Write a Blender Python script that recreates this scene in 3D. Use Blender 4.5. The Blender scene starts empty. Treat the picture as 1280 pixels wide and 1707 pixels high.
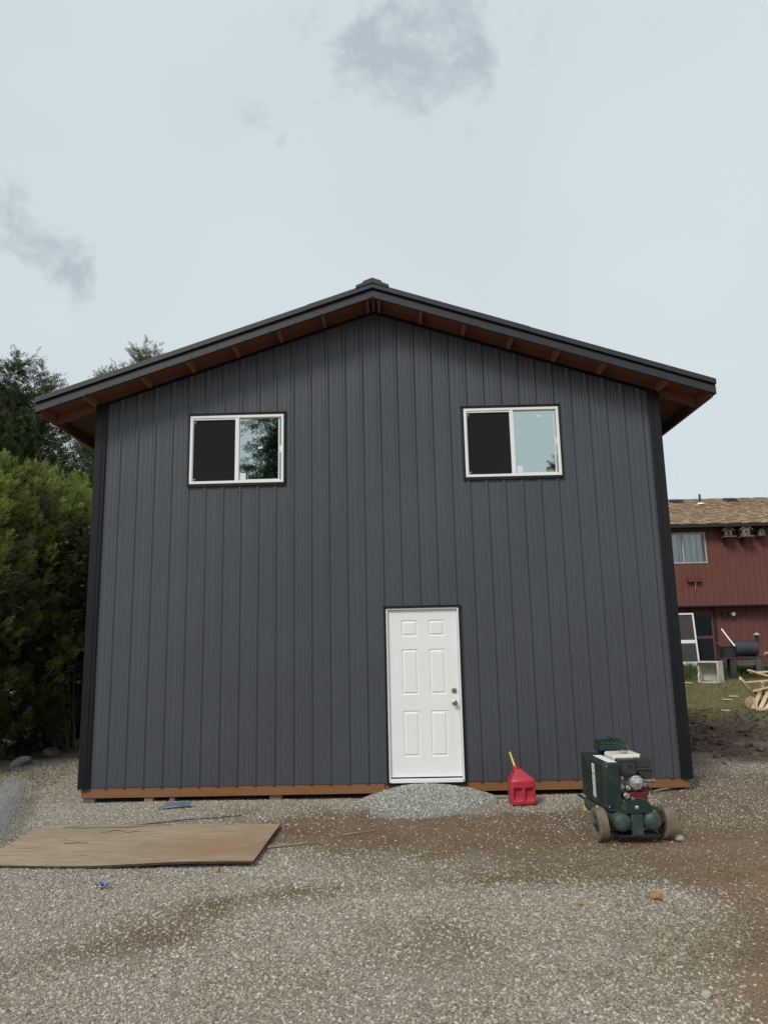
import bpy, bmesh, math, random
import numpy as np
from mathutils import Vector, Matrix, Euler

sc = bpy.context.scene
COL = sc.collection
R = math.radians
rng = np.random.default_rng(7)
random.seed(7)

# ------------------------------------------------------------------ camera
cam_d = bpy.data.cameras.new('camera')
cam = bpy.data.objects.new('camera', cam_d); COL.objects.link(cam)
CP = (3.616055, -9.187319, 1.692415)
YAW, PIT, ROL, FPX = -0.0162345, 0.1765962, -0.0212095, 1205.036
fw = Vector((math.sin(YAW)*math.cos(PIT), math.cos(YAW)*math.cos(PIT), math.sin(PIT)))
rt = Vector((math.cos(YAW), -math.sin(YAW), 0)); up = rt.cross(fw)
r2 = rt*math.cos(ROL)+up*math.sin(ROL); u2 = -rt*math.sin(ROL)+up*math.cos(ROL)
m = Matrix((r2, u2, -fw)).transposed().to_4x4(); m.translation = CP
cam.matrix_world = m
cam_d.sensor_fit = 'VERTICAL'; cam_d.sensor_height = 36.0
cam_d.lens = FPX/1707*36.0
cam_d.clip_start = 0.05; cam_d.clip_end = 2000
sc.camera = cam

def pixdir(px, py):
    return (fw + r2*((px-640)/FPX) - u2*((py-853.5)/FPX)).normalized()

# ------------------------------------------------------------------ light
SUN_EL, SUN_AZ = R(43), R(212)          # azimuth clockwise from +Y (behind the viewer, to the left)
SKY_STRENGTH = 0.073
sc.view_settings.view_transform = 'Standard'; sc.view_settings.look = 'None'
sc.view_settings.exposure = 0.45; sc.view_settings.gamma = 1.0
sc.view_settings.use_curve_mapping = False
sd = bpy.data.lights.new('sun', 'SUN'); sd.energy = 1.5; sd.angle = R(17); sd.color = (1.0, 0.965, 0.91)
sun = bpy.data.objects.new('sun', sd); COL.objects.link(sun)
sdir = Vector((math.sin(SUN_AZ)*math.cos(SUN_EL), math.cos(SUN_AZ)*math.cos(SUN_EL), math.sin(SUN_EL)))
sun.rotation_euler = sdir.to_track_quat('Z', 'Y').to_euler(); sun.location = (0, -20, 30)

W = bpy.data.worlds.new('World'); sc.world = W; W.use_nodes = True
nt = W.node_tree; nt.nodes.clear()
def N(nt, t, **kw):
    n = nt.nodes.new(t)
    for k, v in kw.items(): setattr(n, k, v)
    return n
L = lambda nt, a, b: nt.links.new(a, b)
def mathn(nt, op, a, b=None, clamp=False):
    n = N(nt, 'ShaderNodeMath', operation=op); n.use_clamp = clamp
    for i, v in enumerate((a, b)):
        if v is None: continue
        if isinstance(v, (int, float)): n.inputs[i].default_value = v
        else: L(nt, v, n.inputs[i])
    return n.outputs[0]
def mixc(nt, fac, a, b, mode='MIX'):
    n = N(nt, 'ShaderNodeMix', data_type='RGBA', blend_type=mode)
    n.clamp_factor = True
    for s, v in ((n.inputs[0], fac), (n.inputs[6], a), (n.inputs[7], b)):
        if isinstance(v, (int, float)): s.default_value = v
        elif isinstance(v, (tuple, list)): s.default_value = tuple(v)+((1,) if len(v) == 3 else ())
        else: L(nt, v, s)
    return n.outputs[2]
def ramp(nt, fac, stops, interp='LINEAR'):
    n = N(nt, 'ShaderNodeValToRGB'); cr = n.color_ramp; cr.interpolation = interp
    while len(cr.elements) < len(stops): cr.elements.new(0.5)
    for e, (p, c) in zip(cr.elements, stops):
        e.position = p
        e.color = (c, c, c, 1) if isinstance(c, (int, float)) else tuple(c)+(1,)
    L(nt, fac, n.inputs[0]); return n.outputs[0]
def noise(nt, vec, scale, detail=4, rough=0.55, dist=0.0):
    n = N(nt, 'ShaderNodeTexNoise'); n.inputs['Scale'].default_value = scale
    n.inputs['Detail'].default_value = detail; n.inputs['Roughness'].default_value = rough
    n.inputs['Distortion'].default_value = dist
    if vec is not None: L(nt, vec, n.inputs['Vector'])
    return n.outputs['Fac']
def vmap(nt, vec, scale=(1, 1, 1), rot=(0, 0, 0)):
    n = N(nt, 'ShaderNodeMapping'); n.inputs['Scale'].default_value = scale; n.inputs['Rotation'].default_value = rot
    L(nt, vec, n.inputs['Vector']); return n.outputs[0]

out = N(nt, 'ShaderNodeOutputWorld'); bg = N(nt, 'ShaderNodeBackground'); bg.inputs[1].default_value = SKY_STRENGTH
L(nt, bg.outputs[0], out.inputs[0])
sky = N(nt, 'ShaderNodeTexSky', sky_type='NISHITA'); sky.sun_disc = False
sky.sun_elevation = SUN_EL; sky.sun_rotation = SUN_AZ; sky.air_density = 1.0; sky.dust_density = 2.0
tc = N(nt, 'ShaderNodeTexCoord'); gdir = tc.outputs['Generated']
big = noise(nt, vmap(nt, gdir, (1, 1, 1.6)), 1.6, 3, 0.5)
over = mixc(nt, ramp(nt, big, [(0.35, 0.0), (0.65, 1.0)]), (6.35, 7.15, 7.65), (6.95, 7.75, 8.2))
sx = N(nt, 'ShaderNodeSeparateXYZ'); L(nt, gdir, sx.inputs[0])
lowm = ramp(nt, sx.outputs[2], [(0.0, 1.0), (0.45, 0.0)])
over = mixc(nt, mathn(nt, 'MULTIPLY', lowm, 0.45), over, (6.6, 7.15, 7.65))
veil = mixc(nt, 0.94, sky.outputs[0], over)            # a closed, pale overcast over the clear-sky colour
# separate darker scraps of low cloud
cn = noise(nt, vmap(nt, gdir, (1, 1, 1.2)), 13.0, 10, 0.62, 0.25)
def patch(d, tight):
    vm = N(nt, 'ShaderNodeVectorMath', operation='DOT_PRODUCT'); L(nt, gdir, vm.inputs[0]); vm.inputs[1].default_value = d
    return mathn(nt, 'POWER', mathn(nt, 'MAXIMUM', vm.outputs['Value'], 0.0), tight)
tot = None
for (px, py), tight, w in [((745, 70), 330, 1.0), ((690, 70), 420, 0.6), ((600, 90), 700, 0.6), ((20, 395), 900, 0.8), ((105, 440), 900, 0.9), ((480, 190), 700, 0.5), ((1230, 815), 500, 0.35)]:
    p = mathn(nt, 'MULTIPLY', patch(pixdir(px, py), tight), w); tot = p if tot is None else mathn(nt, 'ADD', tot, p)
for d, tight, w in [((0.7, -0.5, 0.5), 90, 0.7), ((-0.6, -0.5, 0.6), 120, 0.8), ((-0.8, 0.3, 0.5), 140, 0.7), ((0.3, -0.8, 0.45), 160, 0.6), ((0.85, 0.2, 0.4), 150, 0.7)]:
    p = mathn(nt, 'MULTIPLY', patch(Vector(d).normalized(), tight), w); tot = mathn(nt, 'ADD', tot, p)
cm = mathn(nt, 'ADD', mathn(nt, 'MULTIPLY', mathn(nt, 'SUBTRACT', cn, 0.5), 3.4), mathn(nt, 'MULTIPLY', mathn(nt, 'MINIMUM', tot, 1.0), 0.95))
cm = mathn(nt, 'MULTIPLY', mathn(nt, 'MULTIPLY', mathn(nt, 'SUBTRACT', cm, 0.46), 1.5, True), mathn(nt, 'MULTIPLY', tot, 3.0, True))
scol = mixc(nt, mathn(nt, 'MULTIPLY', cm, 0.8), veil, (4.3, 4.85, 5.4))
L(nt, scol, bg.inputs[0])

# ------------------------------------------------------------------ materials
def newmat(name):
    m = bpy.data.materials.new(name); m.use_nodes = True
    b = m.node_tree.nodes['Principled BSDF']; return m, m.node_tree, b
def mat(name, c1, c2=None, scale=6.0, rough=0.6, metal=0.0, bump=0.0, bscale=60.0, stretch=(1, 1, 1), spec=0.5, detail=5, lo=0.35, hi=0.65, c3=None, s3=2.0, m3=(0.55, 0.7), bdist=0.01):
    m, nt, b = newmat(name)
    o = N(nt, 'ShaderNodeTexCoord').outputs['Object']
    v = vmap(nt, o, stretch)
    if c2 is None: c2 = tuple(x*0.8 for x in c1)
    f = noise(nt, v, scale, detail)
    col = mixc(nt, ramp(nt, f, [(lo, 0.0), (hi, 1.0)]), c1, c2)
    if c3 is not None:
        f3 = noise(nt, o, s3, 6, 0.6)
        col = mixc(nt, ramp(nt, f3, [(m3[0], 0.0), (m3[1], 1.0)]), col, c3)
    L(nt, col, b.inputs['Base Color'])
    b.inputs['Roughness'].default_value = rough; b.inputs['Metallic'].default_value = metal
    b.inputs['Specular IOR Level'].default_value = spec
    if bump:
        bn = N(nt, 'ShaderNodeBump'); bn.inputs['Strength'].default_value = bump; bn.inputs['Distance'].default_value = bdist
        L(nt, noise(nt, v, bscale, 4), bn.inputs['Height']); L(nt, bn.outputs[0], b.inputs['Normal'])
    return m

def siding_mat(name, base, rough, streak=True):
    m, nt, b = newmat(name)
    o = N(nt, 'ShaderNodeTexCoord').outputs['Object']
    big = noise(nt, o, 0.9, 4); stre = noise(nt, vmap(nt, o, (26, 26, 0.5)), 1.0, 3)
    dust = noise(nt, vmap(nt, o, (5, 5, 1.3)), 1.5, 8, 0.65)
    col = mixc(nt, ramp(nt, big, [(0.35, 0.0), (0.65, 1.0)]), base, tuple(x*1.12 for x in base))
    col = mixc(nt, mathn(nt, 'MULTIPLY', ramp(nt, dust, [(0.62, 0.0), (0.85, 1.0)]), 0.25), col, (0.17, 0.17, 0.165))
    sp = noise(nt, vmap(nt, o, (1, 1, 0.35)), 21.0, 3, 0.5)
    col = mixc(nt, mathn(nt, 'MULTIPLY', ramp(nt, sp, [(0.80, 0.0), (0.86, 1.0)]), 0.4), col, (0.30, 0.30, 0.29))
    L(nt, col, b.inputs['Base Color'])
    rr = N(nt, 'ShaderNodeMapRange'); L(nt, stre, rr.inputs[0])
    rr.inputs[1].default_value = 0.3; rr.inputs[2].default_value = 0.7
    rr.inputs[3].default_value = rough-0.06; rr.inputs[4].default_value = rough+0.08
    L(nt, rr.outputs[0], b.inputs['Roughness'])
    bn = N(nt, 'ShaderNodeBump'); bn.inputs['Strength'].default_value = 0.55; bn.inputs['Distance'].default_value = 0.004
    h = mathn(nt, 'ADD', noise(nt, vmap(nt, o, (7, 7, 0.8)), 1.0, 3), mathn(nt, 'MULTIPLY', stre, 0.25))
    L(nt, h, bn.inputs['Height']); L(nt, bn.outputs[0], b.inputs['Normal'])
    return m

M = {}
M['siding'] = siding_mat('charcoal_siding', (0.060, 0.065, 0.075), 0.36)
M['trim'] = siding_mat('charcoal_trim', (0.022, 0.0245, 0.029), 0.42)
M['black_trim'] = mat('black_trim', (0.006, 0.007, 0.009), (0.008, 0.009, 0.011), rough=0.36, scale=3, spec=0.35)
M['dark_gap'] = mat('dark_gap', (0.006, 0.006, 0.007), rough=0.8)
M['screw'] = mat('screw_metal', (0.20, 0.21, 0.225), rough=0.35, metal=0.6)
M['wood_beam'] = None
def wood(name, c1, c2, c3, grain=(1.5, 30, 30), rough=0.75, incise=False, bump=0.3):
    m, nt, b = newmat(name)
    o = N(nt, 'ShaderNodeTexCoord').outputs['Object']
    v = vmap(nt, o, grain)
    g = noise(nt, v, 1.6, 6, 0.6, 0.6)
    col = mixc(nt, ramp(nt, g, [(0.3, 0.0), (0.7, 1.0)]), c1, c2)
    col = mixc(nt, ramp(nt, noise(nt, o, 1.7, 5), [(0.45, 0.0), (0.7, 1.0)]), col, c3)
    h = g
    if incise:
        w = N(nt, 'ShaderNodeTexVoronoi'); w.inputs['Scale'].default_value = 1.0
        L(nt, vmap(nt, o, (38, 38, 95)), w.inputs['Vector'])
        d = ramp(nt, w.outputs['Distance'], [(0.18, 1.0), (0.34, 0.0)])
        col = mixc(nt, mathn(nt, 'MULTIPLY', d, 0.55), col, tuple(x*0.35 for x in c2))
        h = mathn(nt, 'SUBTRACT', g, d)
    L(nt, col, b.inputs['Base Color']); b.inputs['Roughness'].default_value = rough
    bn = N(nt, 'ShaderNodeBump'); bn.inputs['Strength'].default_value = bump; bn.inputs['Distance'].default_value = 0.004
    L(nt, h, bn.inputs['Height']); L(nt, bn.outputs[0], b.inputs['Normal'])
    return m
M['wood_beam'] = wood('treated_beam', (0.27, 0.115, 0.038), (0.20, 0.085, 0.03), (0.22, 0.11, 0.05), incise=True)
M['soffit'] = wood('sheathing_wood', (0.19, 0.085, 0.045), (0.15, 0.068, 0.036), (0.17, 0.085, 0.05))
M['lookout'] = wood('lookout_wood', (0.26, 0.135, 0.075), (0.21, 0.105, 0.055), (0.24, 0.13, 0.08), grain=(30, 1.5, 30))
M['block_wood'] = wood('block_wood', (0.30, 0.18, 0.12), (0.24, 0.14, 0.09), (0.27, 0.18, 0.13))
M['block_green'] = mat('block_green', (0.16, 0.145, 0.085), (0.11, 0.105, 0.06), scale=8, rough=0.9, bump=0.3)
M['white_vinyl'] = mat('white_vinyl', (0.85, 0.855, 0.84), (0.81, 0.815, 0.80), scale=3, rough=0.35)
M['glass_tinted_vinyl'] = mat('glass_tinted_vinyl', (0.60, 0.66, 0.60), (0.55, 0.62, 0.56), scale=3, rough=0.45)  # greenish look through the glass put into the colour; bars sit outside the pane
M['door_white'] = mat('door_white', (0.84, 0.85, 0.835), (0.80, 0.81, 0.795), scale=2.2, rough=0.42, c3=(0.58, 0.59, 0.575), s3=5.5, m3=(0.68, 0.8))
M['screen'] = mat('insect_screen', (0.020, 0.020, 0.022), (0.017, 0.017, 0.019), rough=0.9, spec=0.1, scale=300)
M['steel'] = mat('brushed_steel', (0.42, 0.41, 0.39), (0.34, 0.33, 0.31), rough=0.28, metal=1.0, scale=40)
M['paper'] = mat('white_paper', (0.76, 0.78, 0.75), (0.70, 0.72, 0.70), rough=0.8)
M['rubber'] = mat('black_rubber', (0.02, 0.02, 0.02), rough=0.7)
def glass_mat(name, refl, tint, fac):
    m, nt, b = newmat(name); nt.nodes.remove(b)
    o = nt.nodes['Material Output']
    g = N(nt, 'ShaderNodeBsdfGlossy'); g.inputs['Roughness'].default_value = 0.015; g.inputs['Color'].default_value = refl+(1,)
    t = N(nt, 'ShaderNodeBsdfTransparent'); t.inputs['Color'].default_value = tint+(1,)
    mx = N(nt, 'ShaderNodeMixShader'); lw = N(nt, 'ShaderNodeFresnel'); lw.inputs[0].default_value = 1.5
    f = mathn(nt, 'ADD', lw.outputs[0], fac, True)
    L(nt, f, mx.inputs[0]); L(nt, t.outputs[0], mx.inputs[1]); L(nt, g.outputs[0], mx.inputs[2]); L(nt, mx.outputs[0], o.inputs[0])
    bn = N(nt, 'ShaderNodeBump'); bn.inputs['Strength'].default_value = 0.05; bn.inputs['Distance'].default_value = 0.01
    L(nt, noise(nt, N(nt, 'ShaderNodeTexCoord').outputs['Object'], 3.0, 2), bn.inputs['Height']); L(nt, bn.outputs[0], g.inputs['Normal'])
    return m
M['glass'] = glass_mat('low_e_glass', (0.80, 0.87, 0.85), (0.80, 0.92, 0.86), 0.56)
M['house_glass'] = glass_mat('house_glass', (0.8, 0.85, 0.85), (0.9, 0.93, 0.93), 0.05)
M['dark_glass'] = glass_mat('dark_door_glass', (0.4, 0.45, 0.45), (0.3, 0.32, 0.32), 0.0)

# ------------------------------------------------------------------ mesh helpers
class MB:
    def __init__(s): s.v = []; s.f = []; s.T = None
    def add(s, vs, fs):
        n = len(s.v)
        if s.T is not None: vs = [s.T @ Vector(p) for p in vs]
        s.v += [tuple(p) for p in vs]; s.f += [tuple(i+n for i in f) for f in fs]; return s
    def box(s, c, d, rot=None):
        x, y, z = (k/2 for k in d)
        vs = [Vector((a*x, b*y, e*z)) for a in (-1, 1) for b in (-1, 1) for e in (-1, 1)]
        if rot is not None: vs = [Euler(rot).to_matrix() @ p for p in vs]
        vs = [p+Vector(c) for p in vs]
        return s.add(vs, [(0, 1, 3, 2), (4, 6, 7, 5), (0, 4, 5, 1), (2, 3, 7, 6), (0, 2, 6, 4), (1, 5, 7, 3)])
    def bb(s, x0, x1, y0, y1, z0, z1): return s.box(((x0+x1)/2, (y0+y1)/2, (z0+z1)/2), (abs(x1-x0), abs(y1-y0), abs(z1-z0)))
    def beam(s, p0, p1, w, h, up=(0, 0, 1)):
        p0, p1 = Vector(p0), Vector(p1); d = (p1-p0).normalized(); sd = d.cross(Vector(up)).normalized(); u = sd.cross(d)
        vs = [p+sd*(a*w/2)+u*(b*h/2) for p in (p0, p1) for a, b in ((-1, -1), (1, -1), (1, 1), (-1, 1))]
        return s.add(vs, [(3, 2, 1, 0), (4, 5, 6, 7), (0, 1, 5, 4), (1, 2, 6, 5), (2, 3, 7, 6), (3, 0, 4, 7)])
    def tube(s, pts, r, n=8, caps=True):
        pts = [Vector(p) for p in pts]; k = len(pts)
        rs = r if isinstance(r, (list, tuple)) else [r]*k
        vs = []; X = None
        for i, p in enumerate(pts):
            d = (pts[min(i+1, k-1)]-pts[max(i-1, 0)]).normalized()
            if X is None: X = d.orthogonal().normalized()
            else:
                X = (X-d*X.dot(d)); X = X.normalized() if X.length > 1e-6 else d.orthogonal().normalized()
            Y = d.cross(X)
            vs += [p+(X*math.cos(2*math.pi*j/n)+Y*math.sin(2*math.pi*j/n))*rs[i] for j in range(n)]
        fs = [(i*n+j, i*n+(j+1) % n, (i+1)*n+(j+1) % n, (i+1)*n+j) for i in range(k-1) for j in range(n)]
        if caps: fs += [tuple(range(n-1, -1, -1)), tuple((k-1)*n+j for j in range(n))]
        return s.add(vs, fs)
    def lathe(s, prof, o, d, n=24):
        o = Vector(o); d = Vector(d).normalized()
        X = d.orthogonal().normalized(); Y = d.cross(X); vs = []; k = len(prof)
        for r, h in prof: vs += [o+d*h+(X*math.cos(2*math.pi*j/n)+Y*math.sin(2*math.pi*j/n))*max(r, 1e-5) for j in range(n)]
        fs = [(i*n+j, i*n+(j+1) % n, (i+1)*n+(j+1) % n, (i+1)*n+j) for i in range(k-1) for j in range(n)]
        return s.add(vs, fs)
    def prism(s, poly, axis, a, b):
        # poly: 2-D outline; axis 0/1/2 is the extrusion direction from a to b
        def P(p, t):
            q = [p[0], p[1]]; q.insert(axis, t); return q
        n = len(poly)
        vs = [P(p, a) for p in poly]+[P(p, b) for p in poly]
        fs = [tuple(range(n-1, -1, -1)), tuple(range(n, 2*n))]+[(i, (i+1) % n, n+(i+1) % n, n+i) for i in range(n)]
        return s.add(vs, fs)
    def build(s, name, mt, parent=None, off=(0, 0, 0), smooth=False, bevel=0.0, angle=40, recalc=True):
        me = bpy.data.meshes.new(name); o = Vector(off)
        me.from_pydata([tuple(Vector(p)-o) for p in s.v], [], s.f); me.update()
        if recalc:
            b = bmesh.new(); b.from_mesh(me); bmesh.ops.recalc_face_normals(b, faces=b.faces); b.to_mesh(me); b.free()
        return link(name, me, mt, parent, smooth, bevel, angle)
def link(name, me, mt, parent=None, smooth=False, bevel=0.0, angle=40):
    if mt is not None: me.materials.append(mt)
    ob = bpy.data.objects.new(name, me); COL.objects.link(ob)
    if parent is not None: ob.parent = parent
    if smooth:
        me.polygons.foreach_set('use_smooth', [True]*len(me.polygons))
        try: me.set_sharp_from_angle(angle=R(angle))
        except Exception: pass
    if bevel:
        bv = ob.modifiers.new('bevel', 'BEVEL'); bv.width = bevel; bv.segments = 2; bv.limit_method = 'ANGLE'; bv.angle_limit = R(35)
    return ob
def npmesh(name, V, F, mt=None, col=None):
    V = np.asarray(V, np.float32); F = np.asarray(F, np.int32); k = F.shape[1]
    me = bpy.data.meshes.new(name)
    me.vertices.add(len(V)); me.vertices.foreach_set('co', V.ravel())
    me.loops.add(F.size); me.loops.foreach_set('vertex_index', F.ravel())
    me.polygons.add(len(F)); me.polygons.foreach_set('loop_start', np.arange(0, F.size, k, dtype=np.int32))
    me.polygons.foreach_set('loop_total', np.full(len(F), k, np.int32))
    if col is not None:
        a = me.attributes.new('tone', 'FLOAT_COLOR', 'POINT'); c = np.ones((len(V), 4), np.float32); c[:, :3] = col
        a.data.foreach_set('color', c.ravel())
    me.update(calc_edges=True); me.validate()
    if mt is not None: me.materials.append(mt)
    return me
def tag(o, label, cat, group=None, kind=None):
    o['label'] = label
    if cat: o['category'] = cat
    if group: o['group'] = group
    if kind: o['kind'] = kind
    return o
def thing(name, label, cat, loc=(0, 0, 0), rz=0.0, group=None):
    o = bpy.data.objects.new(name, None); COL.objects.link(o); o.empty_display_size = 0.2
    o.location = loc; o.rotation_euler = (0, 0, rz); return tag(o, label, cat, group)

# value noise for the ground
class VN:
    def __init__(s, seed): s.t = np.random.default_rng(seed).random((64, 64))
    def __call__(s, x, y, sc=1.0, octv=3):
        o = np.zeros(np.shape(x)); a = 1.0; tot = 0
        for k in range(octv):
            X = np.asarray(x)*sc*2**k+17.3*k; Y = np.asarray(y)*sc*2**k+5.1*k
            i = np.floor(X).astype(int); j = np.floor(Y).astype(int); u = X-i; v = Y-j
            u = u*u*(3-2*u); v = v*v*(3-2*v); g = s.t
            o = o+a*((g[i % 64, j % 64]*(1-u)+g[(i+1) % 64, j % 64]*u)*(1-v)+(g[i % 64, (j+1) % 64]*(1-u)+g[(i+1) % 64, (j+1) % 64]*u)*v)
            tot += a; a *= 0.5
        return o/tot
vn1, vn2, vn3, vn4 = VN(1), VN(2), VN(3), VN(4)
sst = lambda a, b, x: (lambda t: t*t*(3-2*t))(np.clip((np.asarray(x, float)-a)/(b-a), 0, 1))
def gz(x, y):
    """smooth ground height"""
    x = np.asarray(x, float); y = np.asarray(y, float)
    z = -0.18+0.0*x
    z = z+0.06*sst(4.5, 8.0, x)*sst(-1.0, 0.6, y)                       # ground lies higher at the right corner
    z = z+0.72*np.clip((y-9.0)/6.5, 0, 1)*sst(4, 9, x)                   # rises to the red house
    z = z+0.07*sst(1.0, 6.0, y)*(1-sst(-2.2, -0.8, x))                   # hedge foot
    return z
gzf = lambda x, y: float(gz(x, y))
def blob(x, y, cx, cy, rx, ry, ang=0.0):
    c, s_ = math.cos(ang), math.sin(ang); dx, dy = x-cx, y-cy
    return np.exp(-(((c*dx+s_*dy)/rx)**2+((-s_*dx+c*dy)/ry)**2))

def graded(lo, hi, a, b, step, grow=1.22):
    mid = list(np.arange(a, b+1e-6, step)); p = a; s_ = step; left = []
    while p > lo: s_ *= grow; p -= s_; left.append(p)
    p = b; s_ = step; right = []
    while p < hi: s_ *= grow; p += s_; right.append(p)
    return np.array(left[::-1]+mid+right)
def masks(x, y):
    n1, n2, n3 = vn1(x, y, 0.9, 4), vn2(x, y, 2.3, 4), vn3(x, y, 0.45, 3)
    dirt = 1.6*blob(x, y, 3.3, -1.45, 1.6, 0.85)+1.5*blob(x, y, 5.4, -1.7, 2.0, 1.0)+0.85*blob(x, y, 6.6, -2.6, 1.6, 1.0)+0.9*sst(6.2, 7.2, x)*sst(-2.5, -1.5, y)+0.5*blob(x, y, 6.3, -3.6, 0.7, 1.2)
    dirt = dirt+0.85*blob(x, y, 1.75, -4.15, 0.65, 0.30, 0.35)+0.8*blob(x, y, 2.6, -3.35, 0.8, 0.20, 0.35)+0.5*blob(x, y, 3.9, -4.2, 0.5, 0.35)+0.45*blob(x, y, 7.8, -0.8, 1.6, 1.4)
    dirt = dirt+0.9*sst(4.9, 5.9, x)*sst(-3.7, -4.7, y)+0.8*sst(5.9, 6.6, x)*sst(-2.0, -3.0, y)
    dirt = dirt+0.55*sst(1.4, 2.6, y)*(1-sst(-1.3, -0.3, x))
    dirt = dirt+0.45*blob(x, y, 4.3, -3.0, 0.8, 0.25, 0.1)
    dirt = np.clip(dirt*(0.6+0.85*n1)+0.9*(n2-0.5)+0.9*(n3-0.5), 0, 1)
    red = np.clip(1.2*sst(4.9, 5.5, x)*sst(-4.35, -5.0, y)*(0.5+n1)+1.1*sst(5.4, 6.4, x)*sst(-1.4, -2.8, y)*n1*1.5+0.5*blob(x, y, 3.6, -1.5, 1.8, 0.8)*n2, 0, 1)
    mud = sst(7.0, 8.2, x)*sst(1.2, 2.6, y+0.8*(n1-0.5))*(1-sst(8.0, 9.8, y+2.2*(n3-0.5)))
    mud = np.clip(mud*1.15*(0.35+1.3*sst(0.3, 0.6, n1)), 0, 1)
    grass = sst(6.5, 8, x)*sst(6.0, 9.0, y+3.0*(n3-0.5)+2.2*(n2-0.5))
    straw = np.clip(0.9*blob(x, y, 4.9, -4.75, 0.8, 0.5)+0.8*blob(x, y, 6.0, -4.0, 0.9, 0.8)+0.75*blob(x, y, 5.9, -2.65, 1.3, 0.42)+0.5*blob(x, y, 4.6, -2.65, 1.2, 0.4)+0.5*blob(x, y, 7.2, -2.0, 1.2, 1.2)+0.1, 0, 1)*np.clip(2.2*(n2-0.28), 0, 1)
    moss = np.clip(blob(x, y, -1.9, 1.6, 0.7, 0.9)*1.4*(n2), 0, 1)
    grav = np.clip(1.0-0.88*dirt-0.55*red-1.0*mud-1.0*grass, 0.0, 1)
    grav = grav*np.clip(0.1+1.5*n1+0.8*(n2-0.5), 0.15, 1.3)+0.045*(1-mud)*(1-grass)
    patch_ = blob(x, y, 5.35, -3.5, 0.62, 0.28)+0.8*blob(x, y, 0.6, 0.1, 1.6, 0.5)
    grav = np.clip(grav+0.5*patch_, 0, 1)
    return dirt, red, mud, grass, straw, moss, grav, np.clip(patch_, 0, 1)
gx = graded(-300, 320, -3.2, 9.4, 0.055); gy = graded(-260, 420, -6.4, 3.4, 0.055, 1.12)
GX, GY = np.meshgrid(gx, gy, indexing='ij')
dirt, red, mud, grass, straw, moss, grav, patch_ = masks(GX, GY)
near = (GY > -7)*(GY < 16)*(GX > -4)*(GX < 18)
GZ = gz(GX, GY)+near*(-0.022*(blob(GX, GY, 2.2, -3.75, 2.2, 0.16, 0.35)+blob(GX, GY, 3.4, -4.75, 2.4, 0.16, 0.30))*(GY < -1)+0.030*(vn1(GX, GY, 0.7, 3)-0.5)+0.012*(vn2(GX, GY, 4.0, 3)-0.5)+0.10*mud*(vn3(GX, GY, 2.2, 4)-0.45))
nx, ny = GX.shape
V = np.stack([GX, GY, GZ], -1).reshape(-1, 3)
I = np.arange(nx*ny).reshape(nx, ny)
F = np.stack([I[:-1, :-1], I[1:, :-1], I[1:, 1:], I[:-1, 1:]], -1).reshape(-1, 4)
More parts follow.
